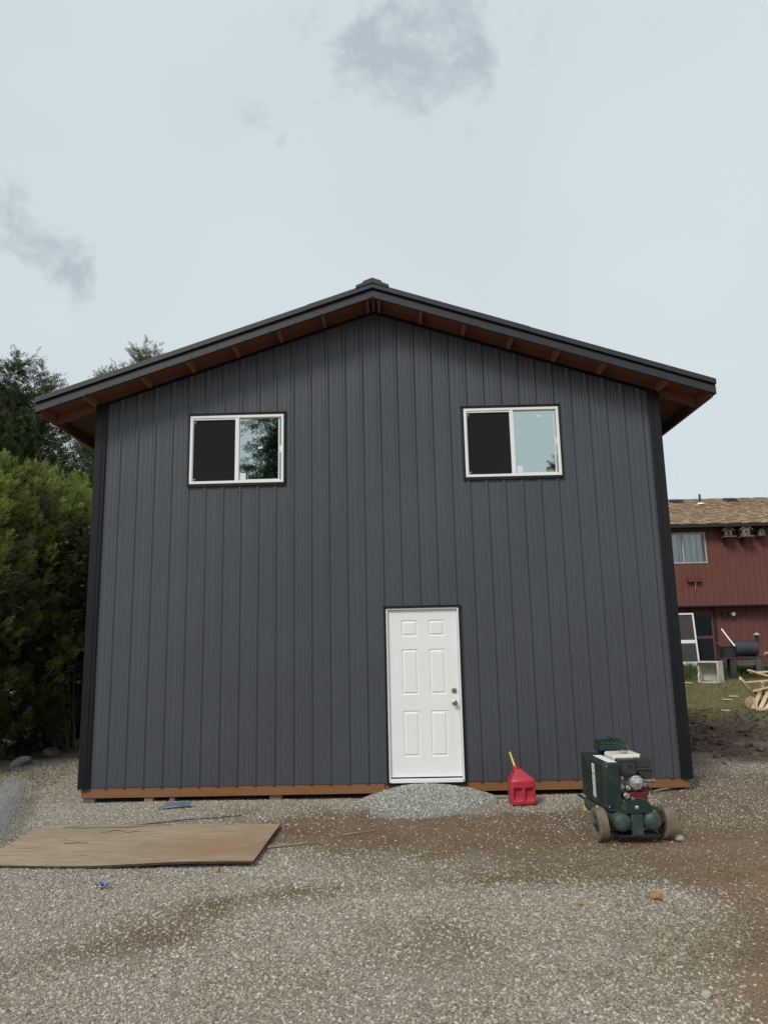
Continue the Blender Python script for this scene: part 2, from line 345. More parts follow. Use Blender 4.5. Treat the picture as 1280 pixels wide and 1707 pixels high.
def gmat():
    m, nt, b = newmat('ground_soil_and_gravel')
    o = N(nt, 'ShaderNodeTexCoord').outputs['Object']
    at = lambda n: N(nt, 'ShaderNodeAttribute', attribute_name=n).outputs['Fac']
    def cells(scale):
        v = N(nt, 'ShaderNodeTexVoronoi'); v.inputs['Scale'].default_value = scale; L(nt, o, v.inputs['Vector'])
        sep = N(nt, 'ShaderNodeSeparateColor'); L(nt, v.outputs['Color'], sep.inputs[0]); return v.outputs['Distance'], sep.outputs[0], sep.outputs[1]
    d1, c1, k1 = cells(70); d2, c2, k2 = cells(150)
    stone = ramp(nt, c1, [(0.0, (0.19, 0.16, 0.126)), (0.45, (0.32, 0.28, 0.226)), (0.8, (0.43, 0.385, 0.32)), (1.0, (0.54, 0.495, 0.425))])
    stone2 = ramp(nt, c2, [(0.0, (0.16, 0.132, 0.102)), (0.6, (0.30, 0.256, 0.203)), (1.0, (0.44, 0.40, 0.335))])
    fines = mixc(nt, 0.5, stone, stone2)
    n_f = noise(nt, o, 28, 8, 0.7); n_m = noise(nt, o, 3.2, 6, 0.6)
    soil = mixc(nt, n_f, (0.092, 0.052, 0.029), (0.20, 0.122, 0.070))
    soil = mixc(nt, ramp(nt, n_m, [(0.4, 0.0), (0.65, 1.0)]), soil, (0.20, 0.140, 0.090))
    dm = at('dirt'); speck = ramp(nt, k2, [(0.80, 0.0), (0.84, 1.0)])
    dm2 = mathn(nt, 'MULTIPLY', dm, mathn(nt, 'SUBTRACT', 1.0, mathn(nt, 'MULTIPLY', speck, 0.55)))
    dm2 = mathn(nt, 'MULTIPLY', mathn(nt, 'ADD', dm2, mathn(nt, 'MULTIPLY', mathn(nt, 'SUBTRACT', n_f, 0.5), 0.5)), 1.0, True)
    col = mixc(nt, dm2, fines, soil)
    col = mixc(nt, mathn(nt, 'MULTIPLY', at('red'), 0.8), col, mixc(nt, n_f, (0.19, 0.108, 0.062), (0.33, 0.205, 0.125)))
    col = mixc(nt, at('mud'), col, mixc(nt, n_f, (0.055, 0.037, 0.027), (0.13, 0.09, 0.064)))
    col = mixc(nt, mathn(nt, 'MULTIPLY', at('grass'), 0.85), col, mixc(nt, n_m, (0.13, 0.125, 0.05), (0.25, 0.205, 0.10)))
    col = mixc(nt, mathn(nt, 'MULTIPLY', at('straw'), 0.5), col, mixc(nt, n_f, (0.16, 0.12, 0.07), (0.27, 0.215, 0.13)))
    col = mixc(nt, mathn(nt, 'MULTIPLY', at('moss'), 0.7), col, (0.07, 0.075, 0.025))
    L(nt, col, b.inputs['Base Color']); b.inputs['Roughness'].default_value = 0.92; b.inputs['Specular IOR Level'].default_value = 0.25
    bn = N(nt, 'ShaderNodeBump'); bn.inputs['Strength'].default_value = 0.9; bn.inputs['Distance'].default_value = 0.012
    h = mathn(nt, 'ADD', mathn(nt, 'ADD', n_f, mathn(nt, 'MULTIPLY', d1, -0.9)), mathn(nt, 'MULTIPLY', d2, -0.5))
    L(nt, h, bn.inputs['Height']); L(nt, bn.outputs[0], b.inputs['Normal'])
    return m
M['ground'] = gmat()
gme = npmesh('ground', V, F, M['ground'])
def fattr(me, name, arr):
    a = me.attributes.new(name, 'FLOAT', 'POINT'); a.data.foreach_set('value', np.asarray(arr, np.float32).ravel())
for n_, a_ in (('dirt', dirt), ('red', red), ('mud', mud), ('grass', grass), ('straw', straw), ('moss', moss)): fattr(gme, n_, a_)
ground = bpy.data.objects.new('ground', gme); COL.objects.link(ground); ground['kind'] = 'structure'
ground['label'] = 'gravel and bare earth yard around the metal building'

# ------------------------------------------------------------------ loose stones by geometry nodes
def stone_mat(name, stops, rough=0.85):
    m, nt, b = newmat(name)
    oi = N(nt, 'ShaderNodeObjectInfo').outputs['Random']
    c = ramp(nt, oi, stops)
    o = N(nt, 'ShaderNodeTexCoord').outputs['Object']
    c = mixc(nt, ramp(nt, noise(nt, o, 2.5, 5), [(0.3, 0.0), (0.75, 1.0)]), c, mixc(nt, 1.0, c, (0.72, 0.70, 0.66), 'MULTIPLY'))
    L(nt, c, b.inputs['Base Color']); b.inputs['Roughness'].default_value = rough; b.inputs['Specular IOR Level'].default_value = 0.3
    return m
M['gravel'] = stone_mat('gravel_stone', [(0.0, (0.17, 0.142, 0.112)), (0.3, (0.35, 0.31, 0.252)), (0.7, (0.48, 0.432, 0.358)), (0.94, (0.57, 0.52, 0.44)), (1.0, (0.70, 0.655, 0.575))])
M['crushed'] = stone_mat('crushed_stone', [(0.0, (0.15, 0.148, 0.13)), (0.4, (0.36, 0.355, 0.31)), (0.8, (0.50, 0.49, 0.435)), (1.0, (0.66, 0.64, 0.58))])
M['clod'] = stone_mat('soil_clod', [(0.0, (0.05, 0.034, 0.025)), (0.6, (0.10, 0.068, 0.048)), (1.0, (0.17, 0.122, 0.088))], 0.95)
def scatter(ob, attr, dens, smin, smax, mt, seed=0, flat=0.62, keep=False, sub=1):
    ng = bpy.data.node_groups.new('scatter_'+ob.name, 'GeometryNodeTree')
    ng.interface.new_socket('Geometry', in_out='INPUT', socket_type='NodeSocketGeometry')
    ng.interface.new_socket('Geometry', in_out='OUTPUT', socket_type='NodeSocketGeometry')
    gi, go = N(ng, 'NodeGroupInput'), N(ng, 'NodeGroupOutput')
    dp = N(ng, 'GeometryNodeDistributePointsOnFaces'); L(ng, gi.outputs[0], dp.inputs['Mesh']); dp.inputs['Seed'].default_value = seed
    na = N(ng, 'GeometryNodeInputNamedAttribute', data_type='FLOAT'); na.inputs[0].default_value = attr
    mu = N(ng, 'ShaderNodeMath', operation='MULTIPLY'); L(ng, na.outputs[0], mu.inputs[0]); mu.inputs[1].default_value = dens
    L(ng, mu.outputs[0], dp.inputs['Density'])
    g2i = N(ng, 'GeometryNodeGeometryToInstance')
    for k in range(5):
        ic = N(ng, 'GeometryNodeMeshIcoSphere'); ic.inputs['Radius'].default_value = 1.0; ic.inputs['Subdivisions'].default_value = sub
        sp = N(ng, 'GeometryNodeSetPosition'); L(ng, ic.outputs[0], sp.inputs[0])
        ps = N(ng, 'GeometryNodeInputPosition'); ad = N(ng, 'ShaderNodeVectorMath', operation='ADD'); L(ng, ps.outputs[0], ad.inputs[0]); ad.inputs[1].default_value = (k*7.3, seed*1.7, k*3.1)
        tx = N(ng, 'ShaderNodeTexNoise'); tx.inputs['Scale'].default_value = 0.9; tx.inputs['Detail'].default_value = 2.0; L(ng, ad.outputs[0], tx.inputs['Vector'])
        sb = N(ng, 'ShaderNodeVectorMath', operation='SUBTRACT'); L(ng, tx.outputs['Color'], sb.inputs[0]); sb.inputs[1].default_value = (0.5, 0.5, 0.5)
        sl = N(ng, 'ShaderNodeVectorMath', operation='SCALE'); L(ng, sb.outputs[0], sl.inputs[0]); sl.inputs['Scale'].default_value = 1.9
        L(ng, sl.outputs[0], sp.inputs['Offset'])
        tr = N(ng, 'GeometryNodeTransform'); L(ng, sp.outputs[0], tr.inputs[0]); tr.inputs['Scale'].default_value = (1.0+0.15*(k % 3), 0.75+0.1*(k % 2), flat)
        sm = N(ng, 'GeometryNodeSetMaterial'); L(ng, tr.outputs[0], sm.inputs[0]); sm.inputs['Material'].default_value = mt
        L(ng, sm.outputs[0], g2i.inputs[0])
    ip = N(ng, 'GeometryNodeInstanceOnPoints'); L(ng, dp.outputs['Points'], ip.inputs['Points']); L(ng, g2i.outputs[0], ip.inputs['Instance'])
    ip.inputs['Pick Instance'].default_value = True
    rr = N(ng, 'FunctionNodeRandomValue', data_type='FLOAT_VECTOR'); rr.inputs[0].default_value = (-0.5, -0.5, 0); rr.inputs[1].default_value = (0.5, 0.5, 6.283)
    L(ng, rr.outputs[0], ip.inputs['Rotation'])
    rs = N(ng, 'FunctionNodeRandomValue', data_type='FLOAT'); rs.inputs[2].default_value = 0.0; rs.inputs[3].default_value = 1.0; rs.inputs['Seed'].default_value = 3
    pw = N(ng, 'ShaderNodeMath', operation='POWER'); L(ng, rs.outputs[1], pw.inputs[0]); pw.inputs[1].default_value = 3.6
    mr = N(ng, 'ShaderNodeMapRange'); L(ng, pw.outputs[0], mr.inputs[0]); mr.inputs[3].default_value = smin; mr.inputs[4].default_value = smax
    L(ng, mr.outputs[0], ip.inputs['Scale'])
    if keep:
        j = N(ng, 'GeometryNodeJoinGeometry'); L(ng, gi.outputs[0], j.inputs[0]); L(ng, ip.outputs[0], j.inputs[0]); L(ng, j.outputs[0], go.inputs[0])
    else: L(ng, ip.outputs[0], go.inputs[0])
    md = ob.modifiers.new('scatter', 'NODES'); md.node_group = ng
def zone(name, x0, x1, y0, y1, fn, step=0.055):
    ix = np.where((gx >= x0) & (gx <= x1))[0]; iy = np.where((gy >= y0) & (gy <= y1))[0]
    sl = np.ix_(ix, iy); Vz = np.stack([GX[sl], GY[sl], GZ[sl]], -1).reshape(-1, 3)
    n, k = len(ix), len(iy); J = np.arange(n*k).reshape(n, k)
    Fz = np.stack([J[:-1, :-1], J[1:, :-1], J[1:, 1:], J[:-1, 1:]], -1).reshape(-1, 4)
    me = npmesh(name, Vz, Fz); fattr(me, 'density', fn(sl))
    o = bpy.data.objects.new(name, me); COL.objects.link(o); return o
def wall_clear(sl):     # nothing under the building
    x, y = GX[sl], GY[sl]; return np.where((x > -0.3) & (x < 7.05) & (y > 0.05), 0.0, 1.0)
def infield(sl):        # only where the lens (and a step to the side) can see
    x, y = GX[sl], GY[sl]; d = y+9.19; return ((x > 3.6-0.62*d-0.5) & (x < 3.6+0.62*d+0.5))*1.0
gr = zone('gravel', -3.2, 9.4, -6.4, 3.4, lambda sl: grav[sl]*wall_clear(sl)*infield(sl))
scatter(gr, 'density', 9500, 0.0030, 0.0140, M['gravel'], 1)
tag(gr, 'loose grey and tan gravel strewn over the yard', None, kind='stuff')
cl = zone('soil_clods', 6.9, 15.5, 0.8, 11.5, lambda sl: mud[sl]*(0.5+vn2(GX[sl], GY[sl], 1.5, 3)))
scatter(cl, 'density', 90, 0.012, 0.085, M['clod'], 2, 0.6)
tag(cl, 'dark brown clods of freshly turned soil right of the building', None, kind='stuff')

# crushed-stone mound at the door
def mound_h(x, y):
    n = 0.86+0.30*vn1(x, y, 2.2, 3)
    r = np.sqrt(((x-3.93)/(0.80*n))**2+((y+0.02)/(0.98*n))**2)
    return 0.176*np.clip(1-r**1.9, 0, 1)*(0.88+0.24*vn2(x, y, 3, 3)), r
mx, my = np.meshgrid(np.arange(2.4, 5.45, 0.04), np.arange(-1.7, 0.0401, 0.04), indexing='ij')
mh, mr_ = mound_h(mx, my); halo = np.clip((1.5-mr_)/0.5, 0, 1)*(0.4+1.2*vn3(mx, my, 3, 3)); mzz = gz(mx, my)-0.02+np.minimum(mh, 0.21)+0.016*np.clip(halo, 0, 1)
MV = np.stack([mx, my, mzz], -1).reshape(-1, 3); J = np.arange(mx.size).reshape(mx.shape)
MF = np.stack([J[:-1, :-1], J[1:, :-1], J[1:, 1:], J[:-1, 1:]], -1).reshape(-1, 4)
mme = npmesh('gravel_mound', MV, MF, mat('mound_fines', (0.27, 0.265, 0.235), (0.14, 0.138, 0.122), scale=70, rough=0.9, bump=0.6, bscale=120))
fattr(mme, 'density', np.clip(mh/0.05, 0, 1)*0.9+0.10*np.clip(halo, 0, 1)**1.5)
mo = bpy.data.objects.new('gravel_mound', mme); COL.objects.link(mo)
scatter(mo, 'density', 8000, 0.0045, 0.0165, M['crushed'], 5, 0.7, keep=True)
tag(mo, 'low mound of fresh bluish grey crushed stone heaped below the white door', None, kind='stuff')

# ------------------------------------------------------------------ the metal building
XL, XR, XC = -0.318, 7.098, 3.385
S = 0.2286
SL = 0.333
ztop = lambda x: 6.09-SL*abs(x-XC)
bld = thing('metal_building', 'tall charcoal metal-clad building with a shallow gable roof and white door', 'building', (XC, 4.0, -0.18))
BO = (XC, 4.0, -0.18)
YB = 8.2
WIN = [(0.938, 2.171, 3.755, 4.674), (4.539, 5.777, 3.757, 4.680)]
DOOR = (3.46, 4.374, 0.004, 2.095)
OPEN = [(a-0.005, b+0.005, c-0.005, d+0.005) for a, b, c, d in WIN+[(DOOR[0], DOOR[1], -0.2, DOOR[3])]]
prof = [(-0.10, 0.0)]
def rib_pts(k):
    x = k*S
    return [(x-0.030, 0.0), (x-0.011, 0.019), (x+0.011, 0.019), (x+0.030, 0.0)]
def minor_pts(x): return [(x-0.012, 0.0), (x-0.005, 0.0035), (x+0.005, 0.0035), (x+0.012, 0.0)]
P_all = []
for k in range(-2, 32):
    P_all += rib_pts(k)
    for t in (0.34, 0.5, 0.66) if k % 2 == 0 else (0.36, 0.64): P_all += minor_pts(k*S+t*S)
def height_at(x):
    for (a, ha), (b, hb) in zip(P_all, P_all[1:]):
        if a <= x <= b: return ha+(hb-ha)*(x-a)/(b-a) if b > a else ha
    return 0.0
def sheet(x0, x1, dy):
    xs = sorted(set([x0, x1]+[x for x, _ in P_all if x0 < x < x1]+[e for o in OPEN for e in o[:2] if x0 < e < x1]+([XC] if x0 < XC < x1 else [])))
    b = MB()
    for xa, xb in zip(xs, xs[1:]):
        xm = (xa+xb)/2; iv = [[0.0, None]]
        segs = [(0.0, None)]
        for o in OPEN:
            if o[0] < xm < o[1]:
                segs = ([(0.0, o[2])] if o[2] > 0.02 else [])+[(o[3], None)]
        ya, yb_ = -height_at(xa)-dy, -height_at(xb)-dy
        for z0, z1 in segs:
            za, zb = (ztop(xa), ztop(xb)) if z1 is None else (z1, z1)
            b.add([(xa, ya, z0), (xb, yb_, z0), (xb, yb_, zb), (xa, ya, za)], [(0, 1, 2, 3)])
    return b
seams = [XL+0.125]+[k*S+0.030 for k in (3, 7, 11, 15, 19, 23, 27)]+[XR-0.11]
for i, (a, b_) in enumerate(zip(seams, seams[1:])):
    sheet(a-(0.03 if i else 0), b_, 0.0012*(i % 2)).build('siding_sheet', M['siding'], bld, BO, recalc=False)
# hex-head screws
b = MB()
for row in range(0, 10):
    z = 0.035 if row == 0 else 0.035+0.605*row
    for k in range(0, 31):
        for dx in ((-0.042, 0.042) if k % 4 == 3 else (-0.042,)):
            x = k*S+dx+random.uniform(-.004, .004); zz = z+random.uniform(-.008, .008)
            if zz > ztop(x)-0.05 or any(o[0]-0.05 < x < o[1]+0.05 and o[2]-0.05 < zz < o[3]+0.05 for o in OPEN): continue
            b.lathe([(0.0105, 0), (0.0105, 0.004), (0.0065, 0.004), (0.0065, 0.009), (0, 0.009)], (x, -0.001, zz), (0, -1, 0), 6)
o = b.build('screws', M['screw'], bld, BO); o['kind'] = 'stuff'
# corner trims
for sgn, xe in ((-1, XL), (1, XR)):
    b = MB(); xi = xe-sgn*0.135; zt = ztop(xe)-0.01
    outl = [(xi, -0.002), (xi, -0.026), (xe-sgn*0.095, -0.030), (xe-sgn*0.088, -0.040), (xe, -0.046), (xe, 0.13), (xe-sgn*0.004, 0.13), (xe-sgn*0.004, -0.002)]
    n = len(outl); z0 = -0.005
    vs = [(x, y, z0) for x, y in outl]+[(x, y, ztop(x)-0.012 if True else zt) for x, y in outl]
    b.add(vs, [tuple(range(n)), tuple(range(n, 2*n))]+[(i, (i+1) % n, n+(i+1) % n, n+i) for i in range(n)])
    b.build('corner_trim', M['black_trim'], bld, BO)
# side and back walls, floor
for xw, nm in ((XL+0.006, 'side_wall'), (XR-0.006, 'side_wall')):
    b = MB(); sg = -1 if xw < 3 else 1
    pts = [(0.14, 0.0)]; y = 0.25
    while y < YB-0.1: pts += [(y-0.03, 0), (y-0.011, 0.019), (y+0.011, 0.019), (y+0.03, 0)]; y += S
    pts += [(YB, 0.0)]
    for (ya, ha), (yb_, hb) in zip(pts, pts[1:]):
        zt = ztop(xw)+0.08
        b.add([(xw+sg*ha, ya, 0), (xw+sg*hb, yb_, 0), (xw+sg*hb, yb_, zt), (xw+sg*ha, ya, zt)], [(0, 1, 2, 3)])
    b.build(nm, M['siding'], bld, BO)
b = MB(); b.add([(XL, YB, 0), (XR, YB, 0), (XR, YB, ztop(XR)), (XC, YB, ztop(XC)), (XL, YB, ztop(XL))], [(0, 1, 2, 3, 4)])
b.build('back_wall', M['siding'], bld, BO)
MB().bb(XL+0.02, XR-0.02, 0.16, YB-0.02, -0.03, 0.01).build('floor', M['soffit'], bld, BO)
# skid beams with support blocks
MB().bb(-0.292, 3.405, 0.006, 0.10, -0.118, -0.004).build('skid_beam', M['wood_beam'], bld, BO, bevel=0.004)
MB().bb(3.409, 4.384, 0.014, 0.10, -0.118, -0.006).build('skid_beam', M['wood_beam'], bld, BO, bevel=0.004)
MB().bb(4.388, 7.072, 0.006, 0.10, -0.112, -0.004).build('skid_beam', M['wood_beam'], bld, BO, bevel=0.004)
MB().bb(-0.288, -0.10, 0.11, 8.0, -0.118, -0.006).build('skid_beam', M['wood_beam'], bld, BO)
MB().bb(6.90, 7.070, 0.11, 8.0, -0.118, -0.006).build('skid_beam', M['wood_beam'], bld, BO)
for i, (x0, x1, y0, mt) in enumerate([(-0.27, -0.125, 0.02, 'block_green'), (0.475, 0.585, 0.03, 'block_wood'), (0.785, 0.845, 0.03, 'block_wood'), (2.0, 2.15, 0.05, 'block_wood'), (5.8, 5.95, 0.05, 'block_wood')]):
    MB().bb(x0, x1, y0, y0+0.14, -0.20, -0.120).build('support_block', M[mt], bld, BO, bevel=0.004)
# roof -------------------------------------------------------------
XEL, XER = -0.93, 7.665
YF = -0.45
zsoff = lambda x: 6.178-SL*abs(x-XC)          # underside of sheathing
def slab(x0, x1, y0, y1, lo, hi):
    b = MB()
    b.add([(x, y, 6.178-SL*abs(x-XC)+d) for x in (x0, x1) for y in (y0, y1) for d in (lo, hi)],
          [(0, 1, 3, 2), (4, 6, 7, 5), (0, 4, 5, 1), (2, 3, 7, 6), (0, 2, 6, 4), (1, 5, 7, 3)]); return b
for x0, x1 in ((XEL+0.02, XC-0.001), (XC+0.001, XER-0.02)):
    slab(x0, x1, -0.43, YB+0.35, 0.002, 0.016).build('roof_sheathing', M['soffit'], bld, BO)
    b = slab(x0 if x0 > 3 else XEL, x1 if x1 < 3.5 else XER, -0.44, YB+0.4, 0.020, 0.030)
    yy = -0.2
    while yy < YB+0.3: b.v += []; b2 = slab(x0, x1, yy-0.015, yy+0.015, 0.031, 0.05); b.add(b2.v, b2.f); yy += S
    b.build('roof_panel', M['trim'], bld, BO)
    # rake: fly rafter behind, lower fascia band, upper trim band
    slab(x0, x1, -0.425, -0.395, -0.088, 0.0).build('fly_rafter', M['soffit'], bld, BO)
    e0, e1 = (XEL, XC-0.0005) if x0 < 3 else (XC+0.0005, XER)
    b = slab(e0, e1, -0.452, -0.430, -0.094, 0.004); b2 = slab(e0, e1, -0.462, -0.43, -0.098, -0.0945); b.add(b2.v, b2.f)
    b.build('fascia_trim', M['trim'], bld, BO)
    b = slab(e0, e1, -0.440, -0.430, 0.0045, 0.0215); b.build('trim_gap_shade', M['dark_gap'], bld, BO)  # black strip paints the shade in the recess between the bands
    spl = XC-0.75 if x0 < 3 else XC+1.9
    lo_, hi_ = (e0, spl) if x0 < 3 else (spl, e1)
    slab(lo_, hi_, -0.484, -0.434, 0.022, 0.092).build('rake_trim', M['trim'], bld, BO, bevel=0.004)
    lo_, hi_ = (spl-0.1, e1) if x0 < 3 else (e0, spl+0.1)
    slab(lo_, hi_, -0.488, -0.436, 0.0235, 0.095).build('rake_trim', M['trim'], bld, BO, bevel=0.004)
    # gable rafter over the wall and further rafter tails
    for y in (0.004, 1.22, 2.44, 3.66):
        w = slab(x0+0.055, x1, y, y+0.038, -0.139, 0.0) if y < 0.1 else slab(*((x0+0.055, XL+0.4) if x0 < 3 else (XR-0.4, x1-0.055)), y, y+0.038, -0.139, 0.0)
        if y < 0.1 and x0 > 3: w = slab(x0, x1-0.055, y, y+0.038, -0.139, 0.0)
        w.build('rafter', M['soffit'], bld, BO)
    xe = XEL+0.022 if x0 < 3 else XER-0.06
    MB().bb(xe, xe+0.038, -0.394, YB+0.3, zsoff(xe+0.02)-0.135, zsoff(xe+0.02)-0.008).build('eave_board', M['soffit'], bld, BO)
    xt = XEL-0.004 if x0 < 3 else XER-0.018
    MB().bb(xt, xt+0.02, -0.429, YB+0.3, zsoff(xt)-0.10, zsoff(xt)+0.015).build('eave_trim', M['trim'], bld, BO)
for x in [-0.345, 0.386, 0.971, 1.566, 2.145, 2.727, 4.007, 4.570, 5.170, 5.755, 6.341, 7.10]+[XC-0.075, XC+0.075]:
    sg = SL if x < XC else -SL
    b = MB(); w = 0.019
    b.add([(x+a*w, y, zsoff(x+a*w)+d) for a in (-1, 1) for y in (-0.394, 0.002) for d in (-0.087, 0.0)],
          [(0, 1, 3, 2), (4, 6, 7, 5), (0, 4, 5, 1), (2, 3, 7, 6), (0, 2, 6, 4), (1, 5, 7, 3)])
    b.build('lookout', M['lookout'], bld, BO)
MB().bb(XC-0.019, XC+0.019, -0.392, 0.003, 6.095, 6.165).build('ridge_board', M['soffit'], bld, BO)
b = MB()
def capz(x, d): return 6.178-SL*abs(x-XC)+d
outl = [(-0.215, 0.085), (-0.215, 0.125), (-0.125, 0.133), (-0.12, 0.152), (0, 0.158), (0.12, 0.152), (0.125, 0.133), (0.215, 0.125), (0.215, 0.085), (0, 0.085)]
b.prism([(XC+dx, capz(XC+dx, d)) for dx, d in outl], 1, -0.50, YB+0.4)
b.build('ridge_cap', M['trim'], bld, BO, bevel=0.004)
b = MB()
for k in range(-13, 14):
    x = XC+k*0.333
    if XEL < x < XER: b.lathe([(0.008, 0), (0.008, 0.003), (0.005, 0.006), (0, 0.006)], (x, -0.452, capz(x, -0.08)), (0, -1, 0), 6)
o = b.build('trim_screws', M['dark_gap'], bld, BO); o['kind'] = 'stuff'
# black strip standing in for the shadow where siding meets the rafter
for x0, x1 in ((XL, XC), (XC, XR)):
    b = MB(); b.add([(x, y, ztop(x)+d) for x in (x0, x1) for y in (-0.028, -0.020) for d in (-0.035, 0.004)], [(0, 1, 3, 2), (4, 6, 7, 5), (0, 4, 5, 1), (2, 3, 7, 6), (0, 2, 6, 4), (1, 5, 7, 3)])
    b.build('gable_shadow_strip', M['black_trim'], bld, BO)

# windows ------------------------------------------------------------
def ring(b, x0, x1, z0, z1, w, y0, y1, wb=None, wt=None):
    wb = wb or w; wt = wt or w
    b.bb(x0, x1, y0, y1, z0, z0+wb); b.bb(x0, x1, y0, y1, z1-wt, z1)
    b.bb(x0, x0+w, y0, y1, z0+wb, z1-wt); b.bb(x1-w, x1, y0, y1, z0+wb, z1-wt)
for i, (x0, x1, z0, z1) in enumerate(WIN):
    xm = (x0+x1)/2+0.004
    b = MB(); ring(b, x0, x1, z0, z1, 0.034, -0.038, 0.06)
    b.bb(xm-0.026, xm+0.026, -0.034, 0.058, z0+0.034, z1-0.034)
    b.bb(x0+0.034, xm-0.026, -0.033, -0.0, z1-0.057, z1-0.0415); b.bb(x0+0.034, x0+0.043, -0.026, 0.0, z0+0.036, z1-0.06)
    w = b.build('window', M['white_vinyl'], bld, BO, bevel=0.003)
    w['label'] = ['left upstairs slider window mirroring a dark conifer', 'right upstairs slider window mirroring pale sky'][i]
    b = MB(); ring(b, x0-0.028, x1+0.024, z0-0.036, z1+0.026, 0.0265, -0.034, 0.0, wb=0.034, wt=0.024)
    b.bb(x0-0.036, x1+0.034, -0.040, 0.0, z1+0.027, z1+0.036)
    b.build('window_trim', M['black_trim'], w, BO)
    MB().bb(x0+0.0435, xm-0.027, -0.014, -0.010, z0+0.036, z1-0.060).build('screen', M['screen'], w, BO)
    b = MB(); b.bb(xm+0.027, x1-0.036, -0.004, 0.0, z0+0.036, z1-0.036); b.build('pane', M['glass'], w, BO)
    b = MB(); b.bb(x1-0.074, x1-0.052, -0.010, -0.0045, z0+0.036, z1-0.036); b.bb(xm+0.027, x1-0.075, -0.010, -0.0045, z0+0.036, z0+0.052); b.bb(xm+0.027, x1-0.075, -0.008, -0.0045, z1-0.046, z1-0.036); b.build('sash', M['glass_tinted_vinyl'], w, BO)
    MB().bb(xm+0.034, xm+0.115, -0.0065, -0.005, z0+0.054, z0+0.138).build('sticker', M['paper'], w, BO)
    lx, lz = ((xm+0.30, z0+0.475) if i == 0 else (xm+0.36, z1-0.115))
    MB().box((lx, -0.0056, lz), (0.058, 0.0012, 0.025), (0, R(-8), 0)).build('sticker', M['paper'], w, BO)
    MB().bb(x1-0.050, x1-0.037, -0.012, -0.0045, (z0+z1)/2-0.05, (z0+z1)/2+0.04).build('latch', M['white_vinyl'], w, BO)
    for zz in (z0+0.06, z1-0.085):
        b = MB()
        for k in range(8): b.tube([(x0+0.062+0.012*math.cos(t), -0.017, zz+0.012*math.sin(t)) for t in (k*0.6, k*0.6+0.6)], 0.0022, 4)
        b.build('pull_tab', M['white_vinyl'], w, BO)

# door ---------------------------------------------------------------
d0, d1, dz0, dz1 = DOOR
sx0, sx1, sz0, sz1 = d0+0.026, d1-0.026, 0.062, dz1-0.024
def door_slab():
    W_, H_ = sx1-sx0, sz1-sz0
    fx = [(0.19, 0.425), (0.585, 0.82)]
    fz = [(1-0.163, 1-0.064), (1-0.517, 1-0.243), (1-0.883, 1-0.613)]
    pan = [(sx0+a*W_, sx0+b*W_, sz0+c*H_, sz0+d*H_) for c, d in fz for a, b in fx]
    xs = {sx0, sx1}; zs = {sz0, sz1}
    offs = (0, 0.008, 0.016, 0.034)
    for a, b_, c, d in pan:
        for q in offs: xs |= {a+q, b_-q}; zs |= {c+q, d-q}
    xs, zs = sorted(xs), sorted(zs)
    def hh(x, z):
        for a, b_, c, d in pan:
            if a-1e-6 <= x <= b_+1e-6 and c-1e-6 <= z <= d+1e-6:
                q = min(x-a, b_-x, z-c, d-z)
                return float(np.interp(q, [0, 0.008, 0.016, 0.034], [0, -0.008, -0.008, 0.0005]))
        return 0.0
    b = MB(); n = len(zs)
    b.add([(x, 0.012-hh(x, z), z) for x in xs for z in zs], [(i*n+j, (i+1)*n+j, (i+1)*n+j+1, i*n+j+1) for i in range(len(xs)-1) for j in range(n-1)])
    return b
dr = door_slab().build('door', M['door_white'], bld, BO, recalc=False)
dr['label'] = 'white six-panel door with steel knob and deadbolt'
b = MB(); b.bb(d0, sx0-0.003, -0.022, 0.06, 0.004, dz1); b.bb(sx1+0.003, d1, -0.022, 0.06, 0.004, dz1); b.bb(sx0-0.003, sx1+0.003, -0.022, 0.06, sz1+0.003, dz1)
b.build('door_frame', M['white_vinyl'], dr, BO, bevel=0.003)
b = MB(); b.bb(sx0-0.003, sx1+0.003, 0.026, 0.08, 0.01, dz1-0.01); b.build('weather_strip', M['rubber'], dr, BO)
MB().bb(sx0-0.003, sx1+0.003, -0.050, 0.012, 0.004, 0.046).build('threshold', M['white_vinyl'], dr, BO, bevel=0.004)
b = MB(); b.bb(d0-0.024, d0-0.001, -0.034, 0.0, -0.004, dz1+0.002); b.bb(d1+0.001, d1+0.024, -0.034, 0.0, -0.004, dz1+0.002); b.bb(d0-0.030, d1+0.030, -0.038, 0.0, dz1+0.003, dz1+0.028)
b.bb(d0-0.02, d1+0.02, -0.03, 0.0, -0.022, 0.002)
b.build('door_trim', M['black_trim'], dr, BO)
kx = sx1-0.06
b = MB(); b.lathe([(0.033, 0), (0.033, 0.006), (0.028, 0.010), (0.014, 0.012), (0.013, 0.030), (0.022, 0.036), (0.029, 0.048), (0.029, 0.058), (0.022, 0.066), (0, 0.068)], (kx, 0.012, 0.925), (0, -1, 0), 24)
b.build('knob', M['steel'], dr, BO, smooth=True)
b = MB(); b.lathe([(0.033, 0), (0.032, 0.010), (0.027, 0.018), (0.016, 0.019), (0.015, 0.024), (0, 0.024)], (kx-0.003, 0.012, 1.075), (0, -1, 0), 24)
b.build('deadbolt', M['steel'], dr, BO, smooth=True)

